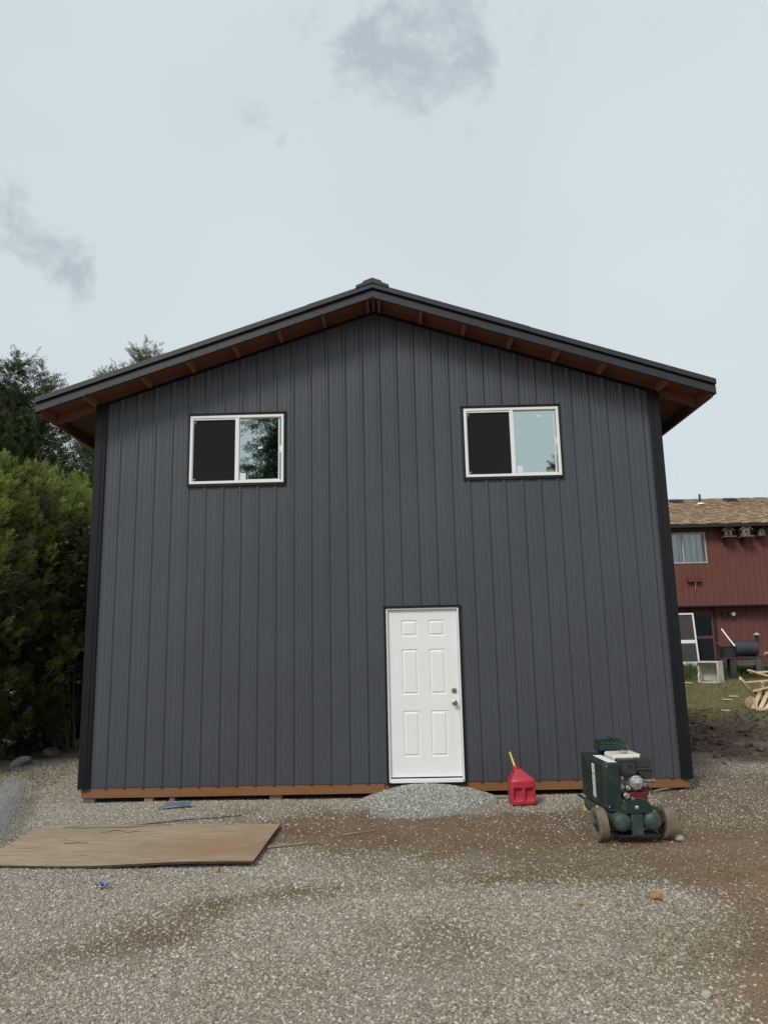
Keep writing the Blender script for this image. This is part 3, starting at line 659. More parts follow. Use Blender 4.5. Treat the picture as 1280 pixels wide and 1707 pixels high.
# ------------------------------------------------------------------ yard objects
# weathered plywood sheet
def ply_mat():
    m, nt, b = newmat('weathered_plywood')
    o = N(nt, 'ShaderNodeTexCoord').outputs['Object']
    g = noise(nt, vmap(nt, o, (1.6, 22, 1)), 1.5, 7, 0.62, 0.8); g2 = noise(nt, vmap(nt, o, (3, 60, 1)), 2.0, 5, 0.6)
    col = mixc(nt, ramp(nt, g, [(0.33, 0.0), (0.67, 1.0)]), (0.26, 0.19, 0.12), (0.47, 0.37, 0.255))
    col = mixc(nt, ramp(nt, g2, [(0.55, 0.0), (0.75, 1.0)]), col, (0.17, 0.125, 0.085))
    at = N(nt, 'ShaderNodeAttribute', attribute_name='stain').outputs['Fac']
    st = mathn(nt, 'MULTIPLY', at, ramp(nt, noise(nt, o, 3.5, 6, 0.65), [(0.3, 0.15), (0.65, 1.0)]))
    col = mixc(nt, st, col, (0.34, 0.19, 0.095))
    col = mixc(nt, ramp(nt, noise(nt, o, 1.1, 6, 0.6), [(0.45, 0.0), (0.72, 0.65)]), col, (0.22, 0.165, 0.11))
    kn = N(nt, 'ShaderNodeTexVoronoi'); kn.inputs['Scale'].default_value = 1.0; L(nt, vmap(nt, o, (2.2, 5.0, 1)), kn.inputs['Vector'])
    col = mixc(nt, ramp(nt, kn.outputs['Distance'], [(0.05, 0.7), (0.11, 0.0)]), col, (0.13, 0.085, 0.05))
    col = mixc(nt, ramp(nt, noise(nt, o, 34, 5, 0.7), [(0.62, 0.0), (0.72, 0.55)]), col, (0.15, 0.115, 0.08))
    L(nt, col, b.inputs['Base Color']); b.inputs['Roughness'].default_value = 0.85
    bn = N(nt, 'ShaderNodeBump'); bn.inputs['Strength'].default_value = 0.5; bn.inputs['Distance'].default_value = 0.004
    L(nt, mathn(nt, 'ADD', g, g2), bn.inputs['Height']); L(nt, bn.outputs[0], b.inputs['Normal']); return m
M['tear'] = mat('torn_veneer', (0.15, 0.105, 0.068), (0.08, 0.055, 0.035), scale=25, rough=0.9); M['ply'] = ply_mat(); M['ply_edge'] = mat('plywood_edge', (0.09, 0.062, 0.04), (0.045, 0.032, 0.022), scale=20, rough=0.9)
PA = np.array([2.352, -1.30]); PB_ = np.array([2.335, -2.66]); ex = np.array([-0.999, 0.035]); ey = (PB_-PA)/np.linalg.norm(PB_-PA)
nu, nv = 60, 26; u, v = np.meshgrid(np.linspace(0, 2.5, nu), np.linspace(0, 1.34, nv), indexing='ij')
rag = np.where(u > 2.3, 0.06*(vn2(u, v*1.0, 5, 3)-0.5), 0); uu = u+rag*(u-2.2)/0.24*(u > 2.2)
px_ = PA[0]+uu*ex[0]+v*ey[0]; py_ = PA[1]+uu*ex[1]+v*ey[1]
pz_ = -0.143+0.022*np.sin(u*1.9+v*0.8)*(0.4+0.6*v/1.3)+0.014*(vn1(u, v, 1.6, 3)-0.5)+0.018*sst(1.2, 2.2, u)
pl = thing('plywood_sheet', 'weathered warped plywood sheet lying flat on the gravel', 'plywood', (1.15, -1.8, -0.17))
Vp = np.stack([px_-1.15, py_+1.8, pz_+0.17], -1).reshape(-1, 3); J = np.arange(u.size).reshape(u.shape)
Fp = np.stack([J[:-1, :-1], J[:-1, 1:], J[1:, 1:], J[1:, :-1]], -1).reshape(-1, 4)
me = npmesh('face_veneer', Vp, Fp, M['ply']); fattr(me, 'stain', np.clip(1.3*blob(u, v, 0.45, 0.95, 0.5, 0.3)+0.7*blob(u, v, 0.15, 0.35, 0.3, 0.5), 0, 1))
o = bpy.data.objects.new('face_veneer', me); COL.objects.link(o); o.parent = pl
b = MB(); bd = [J[i, 0] for i in range(nu)]+[J[-1, j] for j in range(1, nv)]+[J[i, -1] for i in range(nu-2, -1, -1)]+[J[0, j] for j in range(nv-2, 0, -1)]
for a, c in zip(bd, bd[1:]+bd[:1]):
    p, q = Vp[a], Vp[c]
    for k in range(3):
        i_ = 0.003*(k % 2); z_a, z_b = -0.0065*k, -0.0065*(k+1)+0.0008
        b.add([(p[0], p[1], p[2]+z_a), (q[0], q[1], q[2]+z_a), (q[0], q[1], q[2]+z_b), (p[0], p[1], p[2]+z_b)], [(0, 1, 2, 3)])
b.build('core_plies', M['ply_edge'], pl, recalc=False)
def on_ply(uu_, vv_):
    i = int(round(uu_/2.44*(nu-1))); j = int(round(vv_/1.3*(nv-1))); return Vp[J[min(i, nu-1), min(j, nv-1)]]
for path in [[(2.25, 0.12), (1.9, 0.16), (1.55, 0.12), (1.3, 0.05), (1.05, 0.03)], [(1.75, 0.33), (1.62, 0.25), (1.48, 0.33), (1.36, 0.26)], [(1.95, 0.72), (1.82, 0.66), (1.7, 0.68)]]:
    b = MB(); pts = []
    for (a, c), (e, f) in zip(path, path[1:]):
        for t in (0, 0.33, 0.66): pts.append((a+(e-a)*t+random.uniform(-.02, .02), c+(f-c)*t+random.uniform(-.022, .022)))
    vs = []
    for k, (a, c) in enumerate(pts):
        p = on_ply(a, c); w = (0.0045*math.sin(math.pi*(k+0.5)/len(pts))+0.001)*random.uniform(0.3, 1.3)
        px2, py2 = 0.0, w
        wx = PA[0]+a*ex[0]+c*ey[0]-1.15; wy = PA[1]+a*ex[1]+c*ey[1]+1.8
        vs += [(wx, wy-w, p[2]+0.003), (wx, wy+w, p[2]+0.007)]
    b.add(vs, [(2*k, 2*k+2, 2*k+3, 2*k+1) for k in range(len(pts)-1)])
    b.build('veneer_tear', M['tear'], pl, recalc=False)

# gas can -------------------------------------------------------------
M['red_plastic'] = mat('red_plastic', (0.48, 0.032, 0.058), (0.40, 0.026, 0.045), scale=2.5, rough=0.46, bump=0.08, bscale=90, c3=(0.40, 0.07, 0.07), s3=6, m3=(0.6, 0.8))
M['yellow'] = mat('yellow_plastic', (0.85, 0.66, 0.17), (0.80, 0.60, 0.13), rough=0.45)
can = thing('gas_can', 'red plastic gas can with a yellow spout standing by the wall', 'gas can', (4.985, -0.415, gzf(4.985, -0.415)+0.0), R(5))
def can_body():
    # front heightfield with two scooped hand grips, wrapped round a tapered body
    Wd, Dp, Hb = 0.275, 0.215, 0.262
    b = MB(); nu_, nv_ = 34, 34
    def pocket(x, z):
        d = 0.0
        for sx_ in (-1, 1):
            cx_ = sx_*0.066
            ax = sst(0.052, 0.036, abs(x-cx_)) if sx_ else 0
            zt = 0.185-0.10*0 - 0.12*max(0, (0.0 if abs(x) > 0.10 else 0))
            top = sst(0.196+0.05*(abs(x)-0.07), 0.176+0.05*(abs(x)-0.07), z); bot = np.interp(z, [0.052, 0.085], [0.0, 1.0])
            d = max(d, float(ax)*float(top)*float(bot))
        return 0.042*d
    rows = []
    for j in range(nv_+1):
        z = Hb*j/nv_; row = []
        ins = 0.016*(1-min(1, z/0.03))**2
        for i in range(nu_+1):
            x = (i/nu_-0.5)*Wd; e = 0.018*max(0.0, (abs(x)-(Wd/2-0.022))/0.022)**2
            xx = x*(1-ins*2/Wd)
            row.append((xx, -Dp/2+ins+e+pocket(x, z), z))
        rows.append(row)
    vs = [p for r in rows for p in r]; n = nu_+1
    b.add(vs, [(j*n+i, j*n+i+1, (j+1)*n+i+1, (j+1)*n+i) for j in range(nv_) for i in range(nu_)])
    # other three sides, bottom, sloped top
    x0, x1, y0, y1 = -Wd/2, Wd/2, -Dp/2+0.018, Dp/2
    c = 0.02
    loop = [(x1, y0), (x1, y1-c), (x1-c, y1), (x0+c, y1), (x0, y1-c), (x0, y0)]
    lv = [(0.94*p[0], 0.94*p[1], 0.0) for p in loop]+[(p[0], p[1], 0.02) for p in loop]+[(p[0], p[1], Hb) for p in loop]
    k = len(loop)
    b.add(lv, [(r*k+i, r*k+i+1, (r+1)*k+i+1, (r+1)*k+i) for r in (0, 1) for i in range(k-1)]+[tuple(range(k))])
    # roof-like top: ridge runs front to back, off-centre to the left
    rx0, rx1 = -0.055, -0.005; zr = 0.398
    f = [(x0, -Dp/2+0.018, Hb), (x0+0.018, -Dp/2+0.004, Hb), (x1-0.018, -Dp/2+0.004, Hb), (x1, -Dp/2+0.018, Hb), (x1, y1-c, Hb), (x1-c, y1, Hb), (x0+c, y1, Hb), (x0, y1-c, Hb)]
    mid = [(x0+0.010, -Dp/2+0.03, Hb+0.028), (x0+0.03, -Dp/2+0.016, Hb+0.028), (x1-0.03, -Dp/2+0.016, Hb+0.030), (x1-0.008, -Dp/2+0.03, Hb+0.028), (x1-0.010, y1-0.04, Hb+0.028), (x1-0.03, y1-0.012, Hb+0.028), (x0+0.03, y1-0.012, Hb+0.028), (x0+0.01, y1-0.04, Hb+0.028)]
    top = [(rx0-0.012, -0.030, zr-0.012), (rx0, -0.045, zr-0.004), (rx1, -0.045, zr-0.004), (rx1+0.012, -0.030, zr-0.012), (rx1+0.010, 0.075, zr-0.012), (rx1, 0.085, zr-0.006), (rx0, 0.085, zr-0.006), (rx0-0.010, 0.075, zr-0.012)]
    b.add(f+mid+top, [(i, (i+1) % 8, 8+(i+1) % 8, 8+i) for i in range(8)]+[(8+i, 8+(i+1) % 8, 16+(i+1) % 8, 16+i) for i in range(8)]+[tuple(range(16, 24))])
    return b
b = can_body(); ob = b.build('body', M['red_plastic'], can, smooth=True, angle=38)
bm = bmesh.new(); bm.from_mesh(ob.data); bmesh.ops.remove_doubles(bm, verts=bm.verts, dist=0.0015); bmesh.ops.recalc_face_normals(bm, faces=bm.faces); bm.to_mesh(ob.data); bm.free()
ob.data.polygons.foreach_set('use_smooth', [True]*len(ob.data.polygons)); ob.data.set_sharp_from_angle(angle=R(38))
bv = ob.modifiers.new('bevel', 'BEVEL'); bv.width = 0.005; bv.segments = 2; bv.limit_method = 'ANGLE'; bv.angle_limit = R(38)
M['shaded_red'] = mat('grip_recess_shade', (0.16, 0.010, 0.016), rough=0.6)  # darkened copy of the red plastic paints the shade inside the handle opening
b = MB(); b.beam((-0.088, 0.0, 0.352), (-0.064, 0.0, 0.374), 0.075, 0.006, up=(-0.7, 0, 0.7)); b.build('handle_slot_shade', M['shaded_red'], can, bevel=0.002)
b = MB(); b.beam((-0.122, -0.035, 0.318), (-0.098, -0.035, 0.342), 0.06, 0.012, up=(-0.7, 0, 0.7)); b.build('handle_pad', M['red_plastic'], can, bevel=0.003)
b = MB(); b.lathe([(0.030, 0), (0.030, 0.03), (0.016, 0.036), (0, 0.036)], (-0.045, 0.055, 0.378), (-0.25, 0.3, 1), 20); b.build('cap_ring', M['red_plastic'], can, smooth=True)
b = MB(); p0 = Vector((-0.05, 0.06, 0.40)); d = Vector((-0.27, 0.25, 1)).normalized()
b.tube([p0, p0+d*0.08, p0+d*0.165], [0.0125, 0.0115, 0.010], 14); b.tube([p0+d*0.160, p0+d*0.172], [0.0118, 0.0118], 14); b.build('spout', M['yellow'], can, smooth=True)

# air compressor -------------------------------------------------------
M['green'] = mat('dark_green_enamel', (0.011, 0.036, 0.028), (0.009, 0.029, 0.023), scale=4, rough=0.38, c3=(0.085, 0.078, 0.058), s3=6, m3=(0.50, 0.76))
M['green_dusty'] = mat('dusty_green_enamel', (0.022, 0.050, 0.042), (0.045, 0.058, 0.048), scale=6, rough=0.55, c3=(0.11, 0.10, 0.075), s3=9, m3=(0.5, 0.72))
M['tyre'] = mat('dusty_tyre', (0.23, 0.172, 0.118), (0.12, 0.09, 0.066), scale=9, rough=0.92, bump=0.4, bscale=50, c3=(0.24, 0.185, 0.125), s3=4, m3=(0.5, 0.7))
M['rim'] = mat('grey_rim', (0.15, 0.145, 0.13), (0.09, 0.085, 0.075), scale=8, rough=0.6)
M['engine_black'] = mat('engine_black', (0.028, 0.030, 0.034), (0.045, 0.045, 0.048), scale=9, rough=0.45)
M['engine_alu'] = mat('cast_aluminium', (0.46, 0.45, 0.42), (0.28, 0.27, 0.25), scale=14, rough=0.5, metal=0.7, c3=(0.09, 0.08, 0.065), s3=12, m3=(0.48, 0.7))
M['silver'] = mat('silver_cover', (0.62, 0.61, 0.58), (0.52, 0.51, 0.48), scale=6, rough=0.3, metal=0.7)
M['cream'] = mat('cream_enamel', (0.72, 0.70, 0.64), (0.66, 0.64, 0.57), scale=5, rough=0.35)
M['engine_red'] = mat('engine_red', (0.17, 0.012, 0.018), (0.10, 0.010, 0.014), scale=10, rough=0.5)
M['black_iron'] = mat('black_iron', (0.012, 0.013, 0.013), (0.022, 0.022, 0.02), scale=10, rough=0.55)
M['slot'] = mat('louvre_slot', (0.004, 0.005, 0.005), rough=0.9)
M['lettering'] = mat('white_lettering', (0.7, 0.7, 0.68), rough=0.6)
CO = (5.764, -1.98, -0.172)
cp = thing('air_compressor', 'dark green wheeled gas engine air compressor with twin tanks', 'air compressor', CO, R(3.9))
for sgn in (-1, 1):
    u_ = sgn*0.315
    b = MB(); rr = 0.147
    pr_ = [(0.088, -0.030), (0.096, -0.040), (0.118, -0.046), (0.136, -0.043)]
    for k in range(5):
        c_ = -0.034+0.017*k; pr_ += [(rr-0.001, c_-0.006), (rr, c_-0.001), (rr, c_+0.004), (rr-0.007, c_+0.006), (rr-0.007, c_+0.0085)] if k < 4 else [(rr-0.001, c_-0.006), (rr, c_), (rr-0.006, c_+0.006)]
    pr_ += [(0.136, 0.043), (0.118, 0.046), (0.096, 0.040), (0.088, 0.030)]
    tilt = Vector((1, 0.0, -0.045*sgn))
    b.lathe(pr_, (u_, 0, 0.142), tilt, 40)
    wh = b.build('wheel', M['tyre'], cp, smooth=True, angle=30)
    b = MB(); b.lathe([(0.02, sgn*0.030), (0.05, sgn*0.022), (0.07, sgn*0.018), (0.076, sgn*0.030), (0.090, sgn*0.034), (0.092, -sgn*0.034), (0.076, -sgn*0.026), (0.045, -sgn*0.02), (0.0, -sgn*0.02)], (u_, 0, 0.142), tilt, 28); b.build('rim', M['rim'], wh, smooth=True)
    b = MB(); b.lathe([(0.022, -0.075), (0.022, 0.06), (0.012, 0.062), (0.0, 0.062)] if sgn > 0 else [(0.022, 0.075), (0.022, -0.06), (0.012, -0.062), (0, -0.062)], (u_, 0, 0.142), tilt, 14)
    for k in range(5):
        t = k*1.2566; b.lathe([(0.006, 0), (0.006, 0.01), (0, 0.01)], (u_+sgn*0.024, 0.045*math.cos(t), 0.142+0.045*math.sin(t)), (sgn, 0, 0), 6)
    b.build('hub', M['engine_black'], wh)
b = MB(); b.tube([(-0.27, 0, 0.142), (0.27, 0, 0.142)], 0.013, 10); b.build('axle', M['black_iron'], cp)
for sgn in (-1, 1):
    b = MB(); r_ = 0.084; k0 = -0.155
    prof_ = [(0, 0)]+[(r_*math.sin(t), 0.05*(1-math.cos(t))) for t in np.linspace(0.2, math.pi/2, 8)]+[(r_, 0.88), (r_*1.0, 0.885)]+[(r_*math.cos(t), 0.885+0.05*math.sin(t)) for t in np.linspace(0.2, math.pi/2, 6)]
    b.lathe(prof_, (sgn*0.143, k0, 0.176), (0, 1, 0), 32)
    tk = b.build('tank', M['green_dusty'], cp, smooth=True)
    b = MB(); b.lathe([(r_+0.0015, 0), (r_+0.0030, 0.004), (r_+0.0030, 0.010), (r_+0.0015, 0.014)], (sgn*0.143, k0+0.052, 0.176), (0, 1, 0), 32); b.build('weld_seam', M['green_dusty'], tk, smooth=True)
    if sgn < 0:
        cu = bpy.data.curves.new('lettering', 'FONT'); cu.body = 'MI-T-M'; cu.size = 0.078; cu.extrude = 0.0; cu.offset = 0.0016; cu.resolution_u = 3
        tmp = bpy.data.objects.new('tmp_text', cu); COL.objects.link(tmp)
        dg = bpy.context.evaluated_depsgraph_get(); me = bpy.data.meshes.new_from_object(tmp.evaluated_get(dg)); bpy.data.objects.remove(tmp)
        bm = bmesh.new(); bm.from_mesh(me); bmesh.ops.triangulate(bm, faces=bm.faces)
        bmesh.ops.subdivide_edges(bm, edges=bm.edges, cuts=1)
        wd = max(v_.co.x for v_ in bm.verts)
        for v_ in bm.verts:
            ang = math.radians(18)+(v_.co.y-0.02)/r_; along = 0.385-(v_.co.x-0.0)
            v_.co = Vector((-0.143-(r_+0.0018)*math.cos(ang), along, 0.176+(r_+0.0018)*math.sin(ang)))
        bm.to_mesh(me); bm.free(); link('lettering', me, M['lettering'], tk)
# frame plates
b = MB(); b.bb(-0.055, 0.055, -0.105, -0.095, 0.06, 0.262); b.build('front_plate', M['green_dusty'], cp, bevel=0.003)
b = MB(); b.bb(-0.20, 0.20, -0.14, 0.06, 0.055, 0.064); b.build('skid_plate', M['black_iron'], cp)
b = MB(); b.bb(-0.23, 0.235, -0.06, 0.72, 0.262, 0.272); b.build('deck', M['green'], cp, bevel=0.003)
b = MB(); arc = [(-0.13, 0.255)]+[(-0.13+0.055*(1-math.cos(t)), 0.295+0.055*math.sin(t)) for t in np.linspace(0, math.pi/2, 7)]+[(0.125-0.055*(1-math.cos(t)), 0.295+0.055*math.sin(t)) for t in np.linspace(math.pi/2, 0, 7)]+[(0.125, 0.255)]
b.prism([(x, z) for x, z in arc], 1, -0.118, -0.108)
for (xa, za), (xb, zb) in zip(arc, arc[1:]): b.beam((xa, -0.105, za), (xb, -0.105, zb), 0.03, 0.008, up=(0, 1, 0))
b.build('front_bracket', M['green'], cp)
b = MB(); b.lathe([(0.017, 0), (0.017, 0.005), (0.011, 0.009), (0, 0.009)], (0.0, -0.1185, 0.305), (0, -1, 0), 16); b.build('bolt', M['silver'], cp, smooth=True)
b = MB(); b.tube([(0.13, -0.06, 0.27), (0.132, -0.06, 0.31), (0.128, -0.03, 0.338), (0.10, 0.0, 0.350), (0.05, 0.02, 0.352)], 0.008, 8); b.build('grab_loop', M['black_iron'], cp, smooth=True)
# belt guard with louvres
gu0, gu1, gv0, gv1, gz0, gz1 = -0.236, -0.092, 0.0, 0.72, 0.262, 0.684
b = MB(); b.bb(gu0, gu1, gv0, gv1, gz0, gz1); gd = b.build('belt_guard', M['green'], cp, bevel=0.012)
b = MB(); bs = MB()
nl = 18
for k in range(nl):
    z = gz0+0.045+k*(gz1-gz0-0.085)/(nl-1)
    for va, vb in ((gv0+0.075, gv0+0.275), (gv0+0.385, gv0+0.665)):
        bs.bb(gu0-0.0020, gu0+0.004, va, vb, z-0.0065, z+0.0045)
        b.add([(gu0-0.002, va, z+0.0045), (gu0-0.002, vb, z+0.0045), (gu0-0.009, vb, z-0.001), (gu0-0.009, va, z-0.001)], [(0, 1, 2, 3)])
o = bs.build('louvre_slots', M['slot'], gd); o['kind'] = 'stuff'
o = b.build('louvres', M['green'], gd, recalc=False); o['kind'] = 'stuff'
b = MB(); b.bb(gu0-0.0035, gu0-0.001, gv0+0.292, gv0+0.366, gz0+0.055, gz1-0.055); b.build('side_label', M['paper'], gd)
b = MB()
for k in range(22):
    if k in (4, 5): continue
    z = gz1-0.075-k*0.0135; b.bb(gu0-0.0042, gu0-0.0034, gv0+0.305, gv0+0.305+random.uniform(0.02, 0.05), z-0.0022, z+0.0022)
b.bb(gu0-0.0042, gu0-0.0034, gv0+0.292, gv0+0.366, gz1-0.15, gz1-0.142)
o = b.build('label_print', mat('label_ink', (0.12, 0.12, 0.13), rough=0.8), gd); o['kind'] = 'stuff'
b = MB(); b.bb(gu0+0.045, gu1-0.012, gv0+0.03, gv0+0.46, gz1+0.0005, gz1+0.002); b.build('top_label', M['paper'], gd)
for zz in (gz1-0.03, gz0+0.03):
    b = MB(); b.lathe([(0.008, 0), (0.008, 0.004), (0, 0.005)], (gu0+0.02, 0.0, zz), (0, -1, 0), 8); b.build('guard_screw', M['silver'], gd)
# engine
en = MB(); en.bb(-0.075, 0.13, 0.16, 0.42, 0.272, 0.50)
for k in range(7): en.bb(-0.085, 0.10, 0.15, 0.40, 0.40+0.018*k, 0.408+0.018*k)
en = en.build('engine', M['engine_alu'], cp, bevel=0.004)
b = MB(); b.bb(-0.085, 0.205, 0.17, 0.44, 0.655, 0.728); b.build('fuel_tank', M['cream'], en, bevel=0.022)
b = MB(); b.lathe([(0.028, 0), (0.030, 0.003), (0.040, 0.006), (0.040, 0.026), (0.036, 0.031), (0, 0.031)], (0.045, 0.24, 0.727), (0, 0, 1), 20); b.build('fuel_cap', M['silver'], en, smooth=True, angle=30)
b = MB(); b.bb(-0.078, 0.098, 0.075, 0.165, 0.555, 0.700); mf = b.build('muffler', M['engine_black'], en, bevel=0.012)
b = MB(); b.lathe([(0.016, 0), (0.016, 0.004), (0.011, 0.004), (0.011, -0.02), (0, -0.02)], (0.038, 0.073, 0.634), (0, -1, 0), 16); b.build('exhaust_outlet', M['slot'], mf)
b = MB()
for i in range(9):
    for j in range(3): b.bb(-0.06+i*0.016, -0.052+i*0.016, 0.0735, 0.076, 0.672+0.008*j, 0.676+0.008*j)
for j in range(6):
    for i in range(2): b.bb(-0.066+i*0.014, -0.058+i*0.014, 0.0735, 0.076, 0.575+0.014*j, 0.583+0.014*j)
o = b.build('muffler_holes', M['slot'], mf); o['kind'] = 'stuff'
b = MB(); b.bb(0.108, 0.268, 0.10, 0.25, 0.615, 0.700); b.bb(0.104, 0.272, 0.096, 0.254, 0.590, 0.613); b.bb(0.150, 0.268, 0.11, 0.25, 0.520, 0.588); b.tube([(0.188, 0.175, 0.70), (0.188, 0.175, 0.722)], 0.012, 8)
b.build('air_filter', M['engine_black'], en, bevel=0.012)
b = MB(); t8 = [(0.070*math.cos(R(22.5+45*k)), 0.070*math.sin(R(22.5+45*k))) for k in range(8)]
cs = (0.088, 0.485)
b.prism([(cs[0]+x, cs[1]+z) for x, z in t8], 1, 0.062, 0.16)
cv = b.build('valve_cover', M['silver'], en, bevel=0.010)
b = MB(); b.lathe([(0.050, 0), (0.048, 0.008), (0.020, 0.014), (0.016, 0.020), (0, 0.021)], (cs[0], 0.0615, cs[1]), (0, -1, 0), 8); b.lathe([(0.013, 0), (0.012, 0.006), (0, 0.008)], (cs[0], 0.041, cs[1]), (0, -1, 0), 12); b.build('cover_dome', M['silver'], cv, bevel=0.002)
b = MB(); b.bb(0.02, 0.20, 0.10, 0.34, 0.273, 0.395); b.bb(0.135, 0.225, 0.13, 0.24, 0.36, 0.445); b.build('crankcase', M['engine_red'], en, bevel=0.012)
b = MB(); b.tube([(0.20, 0.12, 0.455), (0.225, 0.11, 0.43), (0.245, 0.10, 0.385)], 0.009, 8); b.build('lever', M['engine_black'], en, smooth=True)
b = MB(); b.tube([(0.16, 0.12, 0.49), (0.26, 0.12, 0.49)], 0.014, 10); b.tube([(0.26, 0.12, 0.49), (0.285, 0.115, 0.49)], 0.019, 10); b.lathe([(0.036, 0), (0.036, 0.04), (0.028, 0.05), (0, 0.05)], (0.19, 0.15, 0.435), (0, 0, 1), 16); b.build('carburettor', M['engine_alu'], en, smooth=True)
b = MB()
for p, r_ in (((-0.045, 0.15, 0.52), 0.022), ((-0.055, 0.14, 0.44), 0.030), ((-0.02, 0.12, 0.36), 0.034), ((0.01, 0.14, 0.43), 0.026), ((-0.06, 0.14, 0.32), 0.026), ((0.04, 0.12, 0.33), 0.02)):
    b.lathe([(r_, 0), (r_, 0.05), (r_*0.75, 0.056), (r_*0.4, 0.056), (r_*0.4, 0.066), (0, 0.066)], p, (0.1, -1, 0.1), 10)
b.build('engine_bosses', M['engine_alu'], en, smooth=True, angle=30)
b = MB(); b.tube([(0.11, 0.10, 0.53), (0.14, 0.09, 0.545), (0.15, 0.10, 0.58), (0.12, 0.11, 0.60)], 0.006, 6); b.tube([(0.09, 0.1, 0.60), (0.13, 0.08, 0.57), (0.17, 0.09, 0.54)], 0.004, 6); b.build('spark_lead', M['engine_black'], en, smooth=True)
# pump with finned cylinders
b = MB(); b.bb(-0.02, 0.12, 0.56, 0.70, 0.272, 0.60)
pm = b.build('pump', M['black_iron'], cp, bevel=0.01)
b = MB()
for k in range(7): b.lathe([(0.06, 0), (0.125-0.004*(k % 2), 0.002), (0.125-0.004*(k % 2), 0.009), (0.06, 0.011)], (0.045, 0.63, 0.585+0.018*k), (0, 0, 1), 20)
b.build('cooling_fins', M['black_iron'], pm)
b = MB(); b.bb(-0.092, 0.178, 0.51, 0.75, 0.715, 0.775); b.bb(-0.08, 0.166, 0.52, 0.74, 0.775, 0.80)
for k in range(5): b.bb(-0.07+0.052*k, -0.045+0.052*k, 0.53, 0.73, 0.80, 0.812)
b.build('cylinder_head', M['green'], pm, bevel=0.008)
b = MB(); b.tube([(0.02, 0.6, 0.81), (0.03, 0.62, 0.835), (0.07, 0.64, 0.835), (0.08, 0.65, 0.81)], 0.006, 6); b.build('lifting_eye', M['black_iron'], pm, smooth=True)
M['copper'] = mat('copper_tube', (0.42, 0.20, 0.10), (0.30, 0.15, 0.08), rough=0.4, metal=0.8)
b = MB(); b.tube([(0.17, 0.60, 0.76), (0.21, 0.58, 0.75), (0.225, 0.56, 0.66), (0.225, 0.54, 0.45), (0.20, 0.52, 0.27)], 0.009, 8); b.build('delivery_tube', M['copper'], pm, smooth=True)
b = MB(); b.tube([(0.20, 0.30, 0.27), (0.20, 0.30, 0.36)], 0.008, 8); gp = b.build('gauge_post', M['black_iron'], cp, smooth=True)
b = MB(); b.lathe([(0.026, 0), (0.026, 0.018), (0.022, 0.02), (0, 0.02)], (0.20, 0.305, 0.375), (0, -1, 0), 18); b.build('pressure_gauge', M['silver'], gp, smooth=True)
b = MB(); b.tube([(-0.05, 0.13, 0.60), (-0.075, 0.11, 0.50), (-0.07, 0.10, 0.40), (-0.05, 0.11, 0.30)], 0.005, 6); b.build('fuel_line', M['rubber'], en, smooth=True)
b = MB(); b.lathe([(0.008, 0), (0.008, 0.03), (0.014, 0.032), (0.014, 0.05), (0, 0.052)], (-0.03, 0.10, 0.30), (-0.2, -1, 0.3), 10); b.build('oil_plug', M['yellow'], en, smooth=True)
# handle, tag, valve at the back left
for q in (-1, 1):
    b = MB(); b.tube([(q*0.19, 0.70, 0.20), (q*0.21, 0.86, 0.21), (q*0.215, 0.93, 0.215)], 0.013, 10); b.build('lift_handle', M['rubber'], cp, smooth=True)
b = MB(); b.bb(-0.222, -0.200, 0.74, 0.765, 0.10, 0.18); b.build('warning_tag', M['yellow'], cp)
b = MB(); b.tube([(-0.16, 0.66, 0.09), (-0.18, 0.62, 0.07), (-0.22, 0.58, 0.065)], 0.008, 8); b.bb(-0.24, -0.21, 0.56, 0.60, 0.055, 0.075); b.build('drain_valve', M['silver'], cp)
b = MB(); b.bb(-0.19, 0.19, 0.58, 0.62, 0.0, 0.095); b.build('rear_foot', M['black_iron'], cp)

# air hose, stake, sticks, scraps -------------------------------------
M['hose'] = mat('grey_hose', (0.26, 0.24, 0.20), (0.20, 0.18, 0.15), rough=0.7)
b = MB(); pts = [(6.05, -0.75), (6.25, -0.45), (6.45, -0.16), (6.7, -0.02), (6.95, 0.08), (7.13, 0.2), (7.22, 0.42), (7.3, 0.9)]
b.tube([(x, y, gzf(x, y)+0.016+0.01*math.sin(3*x)) for x, y in pts], 0.011, 8)
tag(b.build('hose', M['hose'], None, smooth=True), 'grey hose running along the ground to the right corner of the building', 'hose')
M['stick'] = mat('pale_stick', (0.36, 0.30, 0.21), (0.24, 0.19, 0.13), scale=20, rough=0.9)
M['dark_stick'] = mat('dark_root', (0.05, 0.036, 0.026), rough=0.9)
b = MB(); b.beam((4.52, -0.06, gzf(4.6, 0)+0.02), (4.86, -0.12, gzf(4.8, -.1)+0.03), 0.03, 0.018)
tag(b.build('wood_stake', M['stick'], None, bevel=0.003), 'thin wooden stake on the gravel left of the gas can', 'stake')
def stick(p, r, m_, lab):
    b = MB(); n = len(p); b.tube([(x, y, gzf(x, y)+0.014+random.uniform(-.003, .006)) for x, y in p], [r*(1-0.5*k/n) for k in range(n)], 6)
    tag(b.build('stick', m_, None, smooth=True), lab, 'stick')
stick([(3.03, -1.70), (3.14, -1.64), (3.24, -1.58), (3.33, -1.52)], 0.007, M['stick'], 'pale dry stick on the brown dirt in front of the gravel mound')
stick([(2.36, -2.08), (2.50, -2.02), (2.62, -1.99), (2.72, -1.94)], 0.010, M['stick'], 'bent tan stick beside the right end of the plywood sheet')
stick([(0.55, -1.22), (0.9, -1.12), (1.25, -0.97), (1.55, -0.87), (1.85, -0.80)], 0.007, M['dark_stick'], 'long thin dark twig behind the plywood sheet')
M['blue'] = mat('blue_strap', (0.11, 0.165, 0.25), (0.08, 0.125, 0.20), scale=20, rough=0.8)
